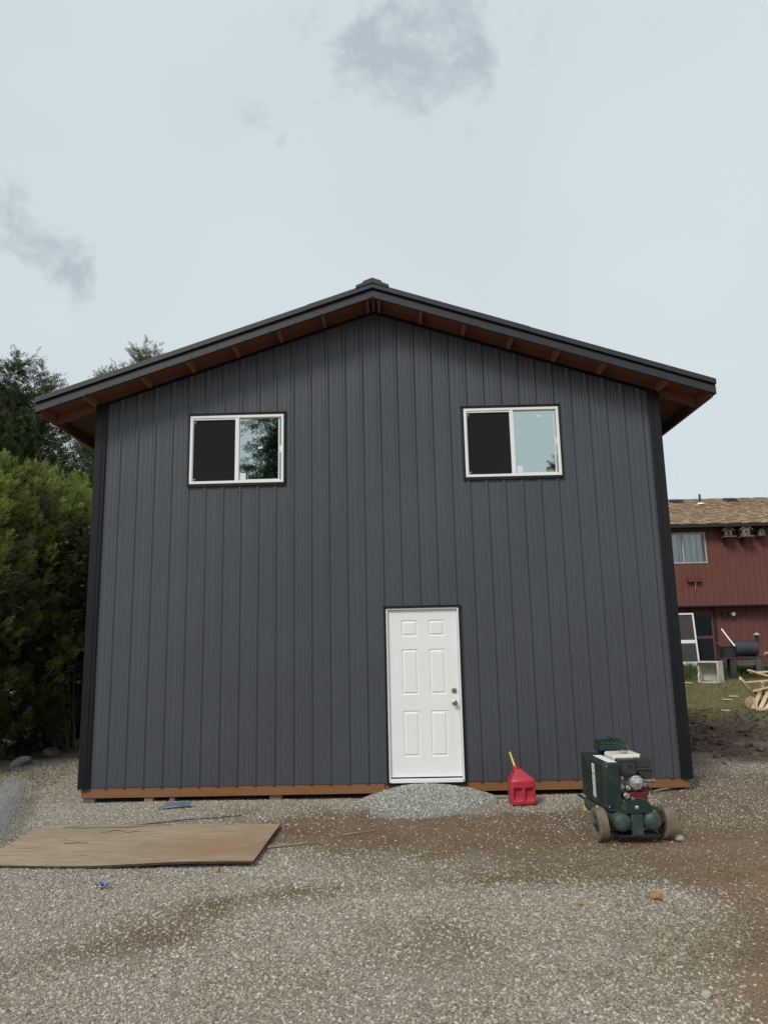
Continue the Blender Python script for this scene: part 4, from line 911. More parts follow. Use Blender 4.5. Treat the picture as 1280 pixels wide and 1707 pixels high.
M['blue2'] = mat('blue_tarp_scrap', (0.14, 0.27, 0.46), (0.11, 0.22, 0.38), scale=20, rough=0.6)
b = MB(); vs = []
for k in range(14):
    t = k/13; x = 0.80+0.34*t; y = -0.41+0.10*t; z = gzf(x, y)+0.028+0.028*math.sin(2.2*t+0.4)-0.02*math.exp(-((t)/0.1)**2)
    w = 0.028+0.02*t; vs += [(x, y-w, z-0.006), (x+0.01, y+w, z+0.016)]
b.add(vs, [(2*k, 2*k+2, 2*k+3, 2*k+1) for k in range(13)])
o = b.build('strap', M['blue'], None, recalc=False); sm = o.modifiers.new('t', 'SOLIDIFY'); sm.thickness = 0.004
tag(o, 'faded blue strap lying on the gravel between plywood and building', 'strap')
b = MB(); n = 7; vs = []
for i in range(n):
    for j in range(n): vs.append((1.232+(i/(n-1)-.5)*(0.09+0.03*math.sin(j)), -3.10+(j/(n-1)-.5)*0.06+0.02*math.sin(i*1.7), -0.15+0.016*math.sin(i*2.1+j*1.3)+0.006*random.random()))
b.add(vs, [(i*n+j, (i+1)*n+j, (i+1)*n+j+1, i*n+j+1) for i in range(n-1) for j in range(n-1) if not (i == 0 and j in (0, 5)) and not (i == 5 and j == 5)])
tag(b.build('tarp_scrap', M['blue2'], None, recalc=False, smooth=True), 'small crumpled bright blue scrap in front of the plywood sheet', 'plastic scrap')
def rock(p, r, m_, lab, seed=0, sq=(1, .8, .65)):
    bm = bmesh.new(); bmesh.ops.create_icosphere(bm, subdivisions=2, radius=1.0); rr = random.Random(seed)
    ax = [Vector((rr.uniform(-1, 1), rr.uniform(-1, 1), rr.uniform(-1, 1))).normalized() for _ in range(7)]
    for v_ in bm.verts:
        k = 1.0
        for a in ax:
            d = v_.co.dot(a)
            if d > 0.72: v_.co -= a*(d-0.72)*0.85
        v_.co = Vector((v_.co.x*sq[0], v_.co.y*sq[1], v_.co.z*sq[2]))*r
    me = bpy.data.meshes.new('rock'); bm.to_mesh(me); bm.free()
    o = link('rock', me, m_); o.location = (p[0], p[1], gzf(p[0], p[1])+r*sq[2]*0.55); o.rotation_euler = (0.1, 0.2, rr.uniform(0, 6)); return tag(o, lab, 'rock')
M['orange_rock'] = mat('orange_rock', (0.40, 0.20, 0.09), (0.30, 0.14, 0.06), scale=14, rough=0.85, bump=0.3)
M['pale_rock'] = mat('pale_rock', (0.42, 0.39, 0.34), (0.30, 0.275, 0.235), scale=14, rough=0.85, bump=0.3)
M['grey_rock'] = mat('grey_rock', (0.25, 0.235, 0.21), (0.17, 0.155, 0.135), scale=14, rough=0.85, bump=0.3)
rock((5.43, -3.52), 0.052, M['orange_rock'], 'orange brown rock alone on the gravel at lower right', 1)
rock((6.165, -2.02), 0.05, M['pale_rock'], 'pale pointed rock touching the right wheel of the compressor', 2)
rock((4.86, -3.62), 0.022, M['orange_rock'], 'small yellowish stone left of the larger orange rock', 3)
rock((5.18, -4.98), 0.033, M['pale_rock'], 'white stone on the reddish soil at the bottom right', 4)
rock((6.15, -3.78), 0.035, M['grey_rock'], 'rounded grey stone near the right edge beside the green tuft', 5)
rock((-2.55, 2.9), 0.16, M['pale_rock'], 'pale flat rock at the foot of the hedge', 6, (1.3, .8, .5))
rock((-2.42, 3.7), 0.16, M['grey_rock'], 'grey rock under the hedge nearest the pale flat rock', 7)
rock((-2.30, 4.6), 0.15, M['grey_rock'], 'dark grey rock under the hedge close to the building corner', 8)
rock((2.05, -2.72), 0.035, M['orange_rock'], 'small brown lump against the front edge of the plywood', 9)

# rolled wire mesh at the left edge -----------------------------------
M['wire'] = mat('galvanised_wire', (0.55, 0.56, 0.57), (0.42, 0.43, 0.44), rough=0.4, metal=0.3)
a0, a1 = Vector((-1.34, 0.45, -0.04)), Vector((-0.34, -2.0, -0.04)); ax = (a1-a0).normalized(); Xr = ax.cross(Vector((0, 0, 1))).normalized(); Yr = Xr.cross(ax)
Vw, Fw = [], []
Ln = (a1-a0).length; ntt = int(Ln/0.075)
def wire(p, q, r=0.0026):
    d = (q-p).normalized(); X = d.orthogonal().normalized(); Y = d.cross(X); n0 = len(Vw)
    for pt in (p, q):
        for k in range(3): Vw.append(tuple(pt+(X*math.cos(2.094*k)+Y*math.sin(2.094*k))*r))
    for k in range(3): Fw.append((n0+k, n0+(k+1) % 3, n0+3+(k+1) % 3, n0+3+k))
for rad, nr in ((0.145, 11), (0.10, 8)):
    def pt(i, j):
        t = 2*math.pi*(j+0.5*(i % 2))/nr+rad*9; rr = rad*(1+0.05*math.sin(7*t+i*0.3)); return a0+ax*(i*Ln/ntt)+(Xr*math.cos(t)+Yr*math.sin(t)*0.92)*rr
    for i in range(ntt):
        for j in range(nr): wire(pt(i, j), pt(i+1, j)); wire(pt(i, j), pt(i+1, j-1 if i % 2 == 0 else j+1))
me = npmesh('wire_mesh_roll', Vw, Fw, M['wire']); o = bpy.data.objects.new('wire_mesh_roll', me); COL.objects.link(o)
tag(o, 'rolled galvanised wire mesh lying on the gravel at the left edge', 'wire roll')

# ------------------------------------------------------------------ grass and straw blades
def blades(name, n, region, dens_fn, lmin, lmax, w, lean, mt, cols, label, seed):
    r = np.random.default_rng(seed); x0, x1, y0, y1 = region
    P = np.stack([r.uniform(x0, x1, n*3), r.uniform(y0, y1, n*3)], 1); keep = r.random(n*3) < dens_fn(P[:, 0], P[:, 1]); P = P[keep][:n]; n = len(P)
    l = r.uniform(lmin, lmax, n); az = r.uniform(0, 6.283, n); le = np.clip(r.normal(lean, 0.25, n), 0.05, 1.54)
    d = np.stack([np.cos(az)*np.sin(le), np.sin(az)*np.sin(le), np.cos(le)], 1); sd_ = np.stack([-np.sin(az), np.cos(az), 0*az], 1)
    base = np.stack([P[:, 0], P[:, 1], gz(P[:, 0], P[:, 1])+0.006+0.10*masks(P[:, 0], P[:, 1])[2]*(vn3(P[:, 0], P[:, 1], 2.2, 4)-0.45)], 1)
    mid = base+d*l[:, None]*0.55; le2 = np.clip(le+0.45, 0, 1.62)
    d2 = np.stack([np.cos(az)*np.sin(le2), np.sin(az)*np.sin(le2), np.cos(le2)], 1); tip = mid+d2*l[:, None]*0.5
    ww = w*r.uniform(0.7, 1.3, n)[:, None]
    V = np.stack([base-sd_*ww, base+sd_*ww, mid+sd_*ww*0.8, mid-sd_*ww*0.8, tip+sd_*ww*0.15, tip-sd_*ww*0.15], 1).reshape(-1, 3)
    k = np.arange(n)[:, None]*6; F = np.concatenate([k+np.array([[0, 1, 2, 3]]), k+np.array([[3, 2, 4, 5]])], 0)
    c = np.array(cols)[r.integers(0, len(cols), n)]*r.uniform(0.75, 1.2, (n, 1)); C = np.repeat(c, 6, 0)
    me = npmesh(name, V, F, mt, C); o = bpy.data.objects.new(name, me); COL.objects.link(o); return tag(o, label, None, kind='stuff')
def leafmat(name, trans=0.25, rough=0.6):
    m, nt, b = newmat(name); at = N(nt, 'ShaderNodeAttribute', attribute_name='tone').outputs['Color']
    ri = N(nt, 'ShaderNodeNewGeometry').outputs['Random Per Island']
    c = mixc(nt, ri, mixc(nt, 1.0, at, (0.8, 0.82, 0.8), 'MULTIPLY'), mixc(nt, 1.0, at, (1.2, 1.17, 1.15), 'MULTIPLY'))
    L(nt, c, b.inputs['Base Color']); b.inputs['Roughness'].default_value = rough; b.inputs['Specular IOR Level'].default_value = 0.3
    if trans:
        t = N(nt, 'ShaderNodeBsdfTranslucent'); L(nt, c, t.inputs[0]); mx_ = N(nt, 'ShaderNodeMixShader'); mx_.inputs[0].default_value = trans
        L(nt, b.outputs[0], mx_.inputs[1]); L(nt, t.outputs[0], mx_.inputs[2]); L(nt, mx_.outputs[0], nt.nodes['Material Output'].inputs[0])
    return m
M['blade'] = leafmat('grass_blade', 0.2)
straw_fn = lambda x, y: np.clip(masks(x, y)[4]*1.1, 0, 1)
blades('dry_straw', 40000, (1.0, 8.5, -6.0, 0.0), straw_fn, 0.02, 0.085, 0.0016, 1.35, M['blade'], [(0.40, 0.32, 0.19), (0.33, 0.25, 0.14), (0.46, 0.39, 0.25), (0.26, 0.18, 0.10)], 'scattered dry straw and dead grass on the yard', 11)
lawn_fn = lambda x, y: np.clip(masks(x, y)[3]*(0.35+0.8*vn2(x, y, 1.2, 3)), 0, 1)
blades('lawn_grass', 42000, (8.5, 17.5, 7.0, 15.2), lawn_fn, 0.03, 0.11, 0.0032, 0.8, M['blade'], [(0.10, 0.125, 0.035), (0.16, 0.16, 0.06), (0.24, 0.20, 0.09), (0.075, 0.105, 0.028)], 'short patchy green and yellow lawn before the red house', 12)
tall_fn = lambda x, y: np.clip(sst(12.6, 13.6, y)*vn1(x, y, 1.1, 2)*1.6-0.25, 0, 1)
blades('tall_weeds', 9000, (11.0, 17.0, 12.4, 15.3), tall_fn, 0.12, 0.36, 0.005, 0.45, M['blade'], [(0.075, 0.115, 0.028), (0.10, 0.14, 0.04), (0.06, 0.09, 0.025)], 'taller green weeds along the foot of the red house', 13)
tuft_fn = lambda x, y: np.clip(blob(x, y, 6.12, -3.02, 0.16, 0.09)*1.3+blob(x, y, 6.2, -3.95, 0.20, 0.10)+blob(x, y, 0.62, -2.62, 0.10, 0.06)*0.8+blob(x, y, -0.25, -2.35, 0.2, 0.08), 0, 1)
blades('green_tufts', 2600, (-0.6, 6.6, -4.3, -2.2), tuft_fn, 0.03, 0.10, 0.002, 0.6, M['blade'], [(0.11, 0.17, 0.045), (0.16, 0.20, 0.07), (0.22, 0.20, 0.09)], 'small green grass tufts dotted about the gravel', 14)
hf_fn = lambda x, y: np.clip(masks(x, y)[5]*1.2+0.12*sst(1.5, 2.5, y), 0, 1)
blades('shade_weeds', 3000, (-2.8, -0.5, 0.6, 5.0), hf_fn, 0.02, 0.07, 0.003, 0.9, M['blade'], [(0.07, 0.085, 0.025), (0.14, 0.12, 0.05)], 'low weeds and moss on the strip beside the hedge', 15)

# ------------------------------------------------------------------ evergreens
def spray_tpl(nb=5):
    q = []
    def leaf(x0, y0, ang, l, w):
        dx, dy = math.sin(ang), math.cos(ang); nx_, ny_ = dy, -dx
        q.append([(x0, y0), (x0+dx*l*.45+nx_*w, y0+dy*l*.45+ny_*w), (x0+dx*l, y0+dy*l), (x0+dx*l*.45-nx_*w, y0+dy*l*.45-ny_*w)])
    leaf(0, 0.45, 0, 0.55, 0.042); leaf(0, 0.0, 0, 0.6, 0.04)
    for k in range(nb):
        t = 0.12+0.66*k/(nb-1); l = 0.52*(1-0.55*t)
        for s_ in ((-1, 1) if nb < 5 or k % 2 == 0 or True else (1,)): leaf(0, t, s_*0.72, l, 0.046)
    A = np.array(q).reshape(-1, 2); z = -0.22*A[:, 1]**2-0.12*np.abs(A[:, 0])
    return np.concatenate([A, z[:, None]], 1)
TPL = spray_tpl(5); TPL4 = spray_tpl(3)
def sprays(P, D, size, C, r, tpl=TPL, droop=0.0):
    n = len(P); D = D/np.linalg.norm(D, axis=1, keepdims=True)
    rnd = r.normal(size=(n, 3)); X = rnd-D*np.sum(rnd*D, 1, keepdims=True); X /= np.linalg.norm(X, axis=1, keepdims=True); Z = np.cross(X, D)
    T = tpl; s_ = np.asarray(size)[:, None, None]
    V = P[:, None, :]+s_*(T[None, :, 0:1]*X[:, None, :]+T[None, :, 1:2]*D[:, None, :]+T[None, :, 2:3]*Z[:, None, :])
    V = V.reshape(-1, 3); F = np.arange(len(V)).reshape(-1, 4)
    # tips of each spray carry lighter new growth
    tipf = np.clip(T[:, 1], 0, 1)[None, :, None]
    Cc = (C[:, None, :]*(0.85+0.3*tipf)).reshape(-1, 3)
    return V, F, Cc
M['foliage'] = leafmat('cedar_foliage', 0.42, 0.55)
M['bark'] = mat('cedar_bark', (0.10, 0.07, 0.05), (0.055, 0.04, 0.03), scale=8, rough=0.95, bump=0.6, bscale=30, stretch=(4, 4, 0.6))
M['twig'] = mat('dead_twig', (0.20, 0.165, 0.13), (0.13, 0.105, 0.085), scale=12, rough=0.95)
def hedge_mesh(seed, H=5.3, Rm=1.15, nplume=330, nsp=62):
    r = np.random.default_rng(seed)
    Ps, Ds, Ss, Cs = [], [], [], []
    lob = r.uniform(0, 6.28, 6)
    for i in range(nplume):
        t = r.random()**0.85*1.0; th = r.uniform(0, 6.283)
        Rr = Rm*(0.80+0.25*math.sin(math.pi*min(1, t*1.05)))*(1-max(0, (t-0.62)/0.38)**2.2*0.72)*(1+0.12*math.sin(3*th+lob[0]+4*t)+0.08*math.sin(5*th+lob[1]-6*t))
        rad = Rr*r.uniform(0.72, 1.03); z = t*H*0.93+0.05
        c = np.array([rad*math.cos(th), rad*math.sin(th), z])
        out_ = np.array([math.cos(th), math.sin(th), 0]); ax_ = out_*r.uniform(0.35, 0.75)+np.array([0, 0, r.uniform(0.55, 1.0)])+r.normal(0, 0.12, 3); ax_ /= np.linalg.norm(ax_)
        Lp = r.uniform(0.40, 0.72)*(1.15 if t > 0.8 else 1); rp = Lp*0.33
        s_ = r.random(nsp)**0.8; ang = r.uniform(0, 6.283, nsp)
        X = np.cross(ax_, [0.3, 0.5, 0.8]); X /= np.linalg.norm(X); Y = np.cross(ax_, X)
        rr = rp*np.sqrt(np.maximum(0.02, 1-s_))*r.uniform(0.45, 1.0, nsp)
        lat = np.cos(ang)[:, None]*X+np.sin(ang)[:, None]*Y
        Ps.append(c+ax_*(s_*Lp-0.25*Lp)[:, None]+lat*rr[:, None]); Ds.append(ax_*0.8+lat*(0.75*(1-s_))[:, None]+r.normal(0, 0.18, (nsp, 3)))
        Ss.append(r.uniform(0.085, 0.145, nsp))
        fresh = np.clip(0.25+0.8*sst(0.35, 0.85, t)+r.normal(0, 0.22), 0, 1)  # new growth, plus the lit hedge top painted in: paler with height
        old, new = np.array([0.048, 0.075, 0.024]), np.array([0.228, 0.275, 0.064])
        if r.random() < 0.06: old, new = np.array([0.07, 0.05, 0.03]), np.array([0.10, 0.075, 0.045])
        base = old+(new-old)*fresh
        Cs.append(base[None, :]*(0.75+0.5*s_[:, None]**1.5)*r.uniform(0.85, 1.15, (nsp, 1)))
    # inner sprays in a darker tone fill the core
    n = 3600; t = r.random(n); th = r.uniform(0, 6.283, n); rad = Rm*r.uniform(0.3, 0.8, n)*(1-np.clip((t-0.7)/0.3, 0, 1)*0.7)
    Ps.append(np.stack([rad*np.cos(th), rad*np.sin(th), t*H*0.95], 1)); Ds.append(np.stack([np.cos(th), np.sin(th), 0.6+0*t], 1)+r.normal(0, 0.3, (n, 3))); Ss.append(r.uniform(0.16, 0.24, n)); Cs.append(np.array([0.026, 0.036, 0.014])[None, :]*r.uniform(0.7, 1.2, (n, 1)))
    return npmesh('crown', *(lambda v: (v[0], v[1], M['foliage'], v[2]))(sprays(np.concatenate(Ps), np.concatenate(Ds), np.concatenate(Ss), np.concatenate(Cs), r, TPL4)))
def trunk_mesh(H, r0, seed, nl=14, spread=0.8, lim=(0.1, 0.9)):
    rr = random.Random(seed); b = MB(); b.tube([(0.03*math.sin(k), 0.03*math.cos(2*k), H*k/6-0.1) for k in range(7)], [r0*(1-0.13*k) for k in range(7)], 9)
    for _ in range(nl):
        z = H*rr.uniform(*lim); a = rr.uniform(0, 6.28); l = spread*rr.uniform(0.6, 1)
        b.tube([(0, 0, z), (l*.5*math.cos(a), l*.5*math.sin(a), z+l*.25), (l*math.cos(a), l*math.sin(a), z+l*.7)], [r0*.28, r0*.18, r0*.06], 5)
    return b
hm = [hedge_mesh(21), hedge_mesh(22)]; hm.append(hm[0])
tmesh = None
HP = [((-3.75, 2.35), 0, 1.0, 0.3, 'hedge cedar with bare grey twigs low down, at the left edge of the photo'),
      ((-3.45, 3.75), 1, 0.985, 2.1, 'bright-topped hedge cedar between the twiggy cedar and the building'),
      ((-3.20, 5.15), 2, 0.97, 4.0, 'hedge cedar just left of the black corner trim of the building'),
      ((-3.00, 6.6), 0, 0.96, 1.3, 'farther hedge cedar showing only its top beside the building eave'),
      ((-2.85, 8.1), 1, 0.98, 5.2, 'farthest hedge cedar, mostly behind the building')]
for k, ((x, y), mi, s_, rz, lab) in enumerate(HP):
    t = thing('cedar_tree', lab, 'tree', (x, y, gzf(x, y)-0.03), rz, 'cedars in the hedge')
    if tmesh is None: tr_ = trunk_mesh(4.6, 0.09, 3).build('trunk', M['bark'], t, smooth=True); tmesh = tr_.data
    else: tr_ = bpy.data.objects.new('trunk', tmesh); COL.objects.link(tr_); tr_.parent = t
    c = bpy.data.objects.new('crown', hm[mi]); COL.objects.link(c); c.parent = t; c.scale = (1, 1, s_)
    if k == 0: first = t
# bare dead branches of the nearest hedge plant
b = MB(); rr = random.Random(5)
for k in range(46):
    z = rr.uniform(2.35, 3.5); a0_ = rr.uniform(-1.1, 0.5); p = Vector((-3.2, 2.3+rr.uniform(-.35, .5), z)); pts = [p]; d = Vector((math.cos(a0_), math.sin(a0_), rr.uniform(-.35, .35)))
    for q in range(6):
        d = (d+Vector((rr.uniform(-.2, .2), rr.uniform(-.2, .2), rr.uniform(-.05, .16)))).normalized(); pts.append(pts[-1]+d*rr.uniform(.12, .2))
    b.tube(pts, [0.008*(1-0.14*i) for i in range(7)], 4, False)
    for q in (2, 3, 4, 5):
        e = (d+Vector((rr.uniform(-.9, .9), rr.uniform(-.9, .9), rr.uniform(-.5, .5)))).normalized(); b.tube([pts[q], pts[q]+e*.12, pts[q]+e*.22+Vector((0, 0, -.03))], [.004, .003, .0015], 3, False)
fl = first.location; rz = first.rotation_euler.z; Mi = (Matrix.Translation(fl) @ Matrix.Rotation(rz, 4, 'Z')).inverted()
b.v = [tuple(Mi @ Vector(p)) for p in b.v]; o = b.build('bare_twigs', M['twig'], first); o['kind'] = 'stuff'
# bramble with broad leaves between hedge and wall
def bramble(seed, n, cx_, cy_, rx, ry, z0, z1):
    r = np.random.default_rng(seed); P = np.stack([cx_+r.normal(0, rx, n), cy_+r.normal(0, ry, n), r.uniform(z0, z1, n)], 1)
    D = r.normal(0, 1, (n, 3)); D[:, 2] = -0.25; tpl = np.array([(0, 0, 0), (0.32, 0.42, 0.05), (0, 1, -0.1), (-0.32, 0.42, 0.05)], float)
    C = np.array([(0.045, 0.07, 0.025), (0.06, 0.085, 0.035), (0.085, 0.075, 0.055)])[r.integers(0, 3, n)]*r.uniform(0.8, 1.2, (n, 1))
    return sprays(P, D, r.uniform(0.06, 0.12, n), C, r, tpl)
t = thing('bramble_bush', 'broad-leaved bramble climbing the hedge beside the building corner', 'bush', (-2.25, 4.6, gzf(-2.25, 4.6)))
V_, F_, C_ = bramble(9, 2600, 0, 0, 0.22, 0.75, 1.2, 4.2); c = bpy.data.objects.new('leaves', npmesh('leaves', V_, F_, M['foliage'], C_)); COL.objects.link(c); c.parent = t
b = MB(); rr = random.Random(8)
for k in range(16):
    p = Vector((rr.uniform(-.25, .1), rr.uniform(-.8, .8), 0)); pts = [p+Vector((0.15*math.sin(q*.7+k), 0.1*math.cos(q+k), 0.6*q)) for q in range(7)]; b.tube(pts, [0.012-0.0014*q for q in range(7)], 5, False)
b.build('canes', M['twig'], t)
# taller conifers behind
def conifer_mesh(seed, H, Rm, nbr, nsp, base=0.15, col=((0.030, 0.050, 0.022), (0.095, 0.125, 0.042)), size=(0.22, 0.38), upturn=0.5, power=0.85, leaders=3, tpl=TPL):
    r = np.random.default_rng(seed); Ps, Ds, Ss, Cs = [], [], [], []
    lead = [(0.0, 0.0, 1.0)]+[(r.normal(0, Rm*.3), r.normal(0, Rm*.3), r.uniform(0.84, 0.96)) for _ in range(leaders-1)]
    for i in range(nbr):
        lx, ly, lh = lead[i % leaders]; t = base+(1-base)*r.random()**0.8; th = r.uniform(0, 6.283)
        Rr = Rm*max(0.05, (1-t)/(1-base))**power*r.uniform(0.55, 1.15)+0.14
        n = max(6, int(nsp*(0.35+Rr/Rm))); s_ = r.random(n)**0.65
        out_ = np.array([math.cos(th), math.sin(th), 0.0]); z0 = t*H*lh
        bend = Rr*(0.05+upturn*s_**1.5*0.8-0.12*s_); jit = r.normal(0, 0.07+0.05*Rr, (n, 3))
        k_ = min(1.0, 0.3+t)
        Ps.append(np.array([lx*k_, ly*k_, z0])+out_*(s_*Rr)[:, None]+np.array([0, 0, 1])*bend[:, None]+jit)
        side = np.array([-math.sin(th), math.cos(th), 0]); Ds.append(out_*0.8+np.array([0, 0, upturn*0.9])+side*r.normal(0, 0.65, (n, 1))+r.normal(0, 0.18, (n, 3)))
        Ss.append(r.uniform(*size, n)*(0.7+0.5*min(1, Rr/Rm*1.5)))
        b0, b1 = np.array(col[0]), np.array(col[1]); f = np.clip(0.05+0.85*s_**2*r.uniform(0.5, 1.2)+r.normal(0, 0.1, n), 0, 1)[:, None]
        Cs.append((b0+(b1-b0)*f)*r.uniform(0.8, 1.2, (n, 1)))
    for lx, ly, lh in lead:        # feathery leader tips
        n = 46; s_ = r.random(n); Ps.append(np.array([lx, ly, H*lh-0.5])+np.array([0, 0, 1])*(s_*0.9)[:, None]+r.normal(0, 0.09, (n, 3))*(1.2-s_)[:, None]); Ds.append(np.array([0, 0, 1.0])+r.normal(0, 0.42, (n, 3))); Ss.append(r.uniform(size[0]*.6, size[1]*.8, n)); Cs.append(np.array(col[1])[None, :]*r.uniform(0.7, 1.1, (n, 1)))
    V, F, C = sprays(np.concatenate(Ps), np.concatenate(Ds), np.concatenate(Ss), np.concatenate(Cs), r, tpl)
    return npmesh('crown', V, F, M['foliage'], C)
def conifer(loc, H, lab, mesh, rz=0.0, r0=0.16, cat='tree'):
    t = thing('conifer_tree', lab, cat, (loc[0], loc[1], gzf(*loc)-0.05), rz)
    trunk_mesh(H*0.95, r0, int(H*10), 22, 1.2, (0.2, 0.9)).build('trunk', M['bark'], t, smooth=True)
    c = bpy.data.objects.new('crown', mesh); COL.objects.link(c); c.parent = t; return t
conifer((-5.9, 8.0), 9.0, 'tall dark conifer rising over the hedge at the left edge', conifer_mesh(31, 9.0, 2.5, 860, 52, power=0.72, leaders=6, upturn=0.6, size=(0.15, 0.27), tpl=TPL4))
conifer((-3.5, 9.2), 7.4, 'short dark conifer between the hedge and the roof eave', conifer_mesh(34, 7.4, 2.4, 800, 44, base=0.3, power=0.6, leaders=4, upturn=0.55, size=(0.14, 0.24), tpl=TPL4))
conifer((-4.0, 11.8), 10.75, 'feathery conifer whose top shows above the left roof slope', conifer_mesh(32, 10.75, 2.6, 800, 52, power=0.7, leaders=6, upturn=0.8, size=(0.15, 0.28), tpl=TPL4, col=((0.042, 0.064, 0.024), (0.15, 0.175, 0.055))))
# trees standing behind the viewer, seen mirrored in the upstairs windows
cm_ = conifer_mesh(33, 20.0, 4.6, 520, 34, base=0.1, size=(0.3, 0.55), upturn=-0.12, leaders=1, power=0.7, tpl=TPL4, col=((0.018, 0.03, 0.016), (0.05, 0.065, 0.03)))
conifer((-0.9, -25.0), 20.0, 'tall spruce mirrored in the left upstairs window', cm_, 0.0, 0.25)
c2 = conifer_mesh(35, 10.0, 1.5, 120, 18, size=(0.3, 0.5), tpl=TPL4, leaders=1); conifer((11.45, -25.0), 10.0, 'small treetop mirrored low in the right upstairs window', c2, 0.0, 0.15)

# ------------------------------------------------------------------ red house
HY = 15.5; HZ = 0.50
M['red_wall'] = None
def redwall():
    m, nt, b = newmat('barn_red_siding'); o = N(nt, 'ShaderNodeTexCoord').outputs['Object']
    n1 = noise(nt, o, 1.3, 5); n2 = noise(nt, vmap(nt, o, (9, 9, 0.7)), 1.5, 6, 0.65)
    c = mixc(nt, n1, (0.130, 0.043, 0.033), (0.172, 0.064, 0.049))
    c = mixc(nt, ramp(nt, n2, [(0.55, 0.0), (0.85, 0.5)]), c, (0.24, 0.105, 0.085))
    sp = noise(nt, vmap(nt, o, (1, 1, 0.22)), 5.5, 5, 0.7); c = mixc(nt, ramp(nt, sp, [(0.70, 0.0), (0.74, 0.85)]), c, (0.50, 0.42, 0.38))
    L(nt, c, b.inputs['Base Color']); b.inputs['Roughness'].default_value = 0.85; return m
M['red_wall'] = redwall()
M['red_trim'] = mat('red_trim_board', (0.15, 0.042, 0.034), (0.11, 0.03, 0.025), scale=6, rough=0.85)
M['dark_eave'] = mat('dark_eave', (0.018, 0.014, 0.013), rough=0.7)
def shingle_mat():
    m, nt, b = newmat('tan_shingles'); o = N(nt, 'ShaderNodeTexCoord').outputs['Object']
    v = N(nt, 'ShaderNodeTexVoronoi'); v.inputs['Scale'].default_value = 1.0; L(nt, vmap(nt, o, (5.0, 3.6, 3.6)), v.inputs['Vector'])
    s_ = N(nt, 'ShaderNodeSeparateColor'); L(nt, v.outputs['Color'], s_.inputs[0])
    c = ramp(nt, s_.outputs[0], [(0.0, (0.26, 0.175, 0.105)), (0.5, (0.36, 0.25, 0.155)), (1.0, (0.45, 0.33, 0.21))])
    c = mixc(nt, mathn(nt, 'MULTIPLY', noise(nt, o, 30, 4), 0.4), c, (0.16, 0.10, 0.06)); L(nt, c, b.inputs['Base Color']); b.inputs['Roughness'].default_value = 0.95; return m
M['shingle'] = shingle_mat()
M['dark_room'] = mat('dark_interior', (0.02, 0.02, 0.02), rough=0.9)
M['curtain'] = mat('white_curtain', (0.88, 0.89, 0.86), (0.74, 0.77, 0.75), scale=2, stretch=(9, 9, 0.4), rough=0.9)
M['brown_frame'] = mat('brown_door_frame', (0.10, 0.055, 0.042), (0.08, 0.045, 0.035), rough=0.6)
M['foundation'] = mat('foundation', (0.20, 0.10, 0.08), (0.26, 0.16, 0.13), rough=0.9)
hs = thing('red_house', 'two-storey barn red house with tan shingle roof and overhanging upper floor', 'house', (14.0, HY, HZ)); HO = (14.0, HY, HZ)
HX0, HX1 = 8.5, 20.0
def grooved(x0, x1, z0, z1, yf, openings=(), pitch=0.205):
    b = MB(); x = x0
    cuts = sorted({x0, x1}|{e for o in openings for e in o[:2]}|{x0+k*pitch for k in range(1, int((x1-x0)/pitch)+1)}|{x0+k*pitch+0.018 for k in range(1, int((x1-x0)/pitch)+1)})
    for xa, xb in zip(cuts, cuts[1:]):
        xm = (xa+xb)/2; gr_ = ((xm-x0) % pitch) < 0.018 and xm-x0 > pitch*.5
        y = yf+(0.012 if gr_ else 0.0); segs = [(z0, z1)]
        for o in openings:
            if o[0] < xm < o[1]: segs = [s for s in ((z0, o[2]), (o[3], z1)) if s[1]-s[0] > 0.01]
        for s in segs: b.add([(xa, y, s[0]), (xb, y, s[0]), (xb, y, s[1]), (xa, y, s[1])], [(0, 1, 2, 3)])
        if gr_: b.add([(xa, yf, z0), (xa, y, z0), (xa, y, z1), (xa, yf, z1)], [(0, 1, 2, 3)]); b.add([(xb, y, z0), (xb, yf, z0), (xb, yf, z1), (xb, y, z1)], [(0, 1, 2, 3)])
    return b
HW = (12.2, 14.15, 4.07, 5.13)
HD = (13.60, 14.33, 0.62, 2.42)
grooved(HX0, HX1, 2.64, 5.40, HY, [HW]).build('upper_wall', M['red_wall'], hs, HO, recalc=False)
grooved(HX0, HX1, HZ+0.2, 2.64, HY+0.45, [HD]).build('lower_wall', M['red_wall'], hs, HO, recalc=False)
b = MB(); b.bb(HX0, HX1, HY+0.02, HY+0.46, 2.60, 2.636); b.build('overhang_soffit', M['dark_eave'], hs, HO)
b = MB(); b.bb(HX0, HX1, HY+0.47, HY+0.7, HZ-0.4, HZ+0.2); b.build('foundation_wall', M['foundation'], hs, HO)
b = MB(); b.bb(HX0, HX1, HY+0.7, HY+10.8, HZ, 5.35) ; b.build('house_core', M['dark_room'], hs, HO) if False else None
for x in (HX0, HX1): MB().bb(x-0.05, x+0.05, HY+0.02, HY+10.8, HZ, 5.4).build('end_wall', M['red_wall'], hs, HO)
MB().bb(HX0, HX1, HY+10.8, HY+10.9, HZ, 5.4).build('rear_wall', M['red_wall'], hs, HO)
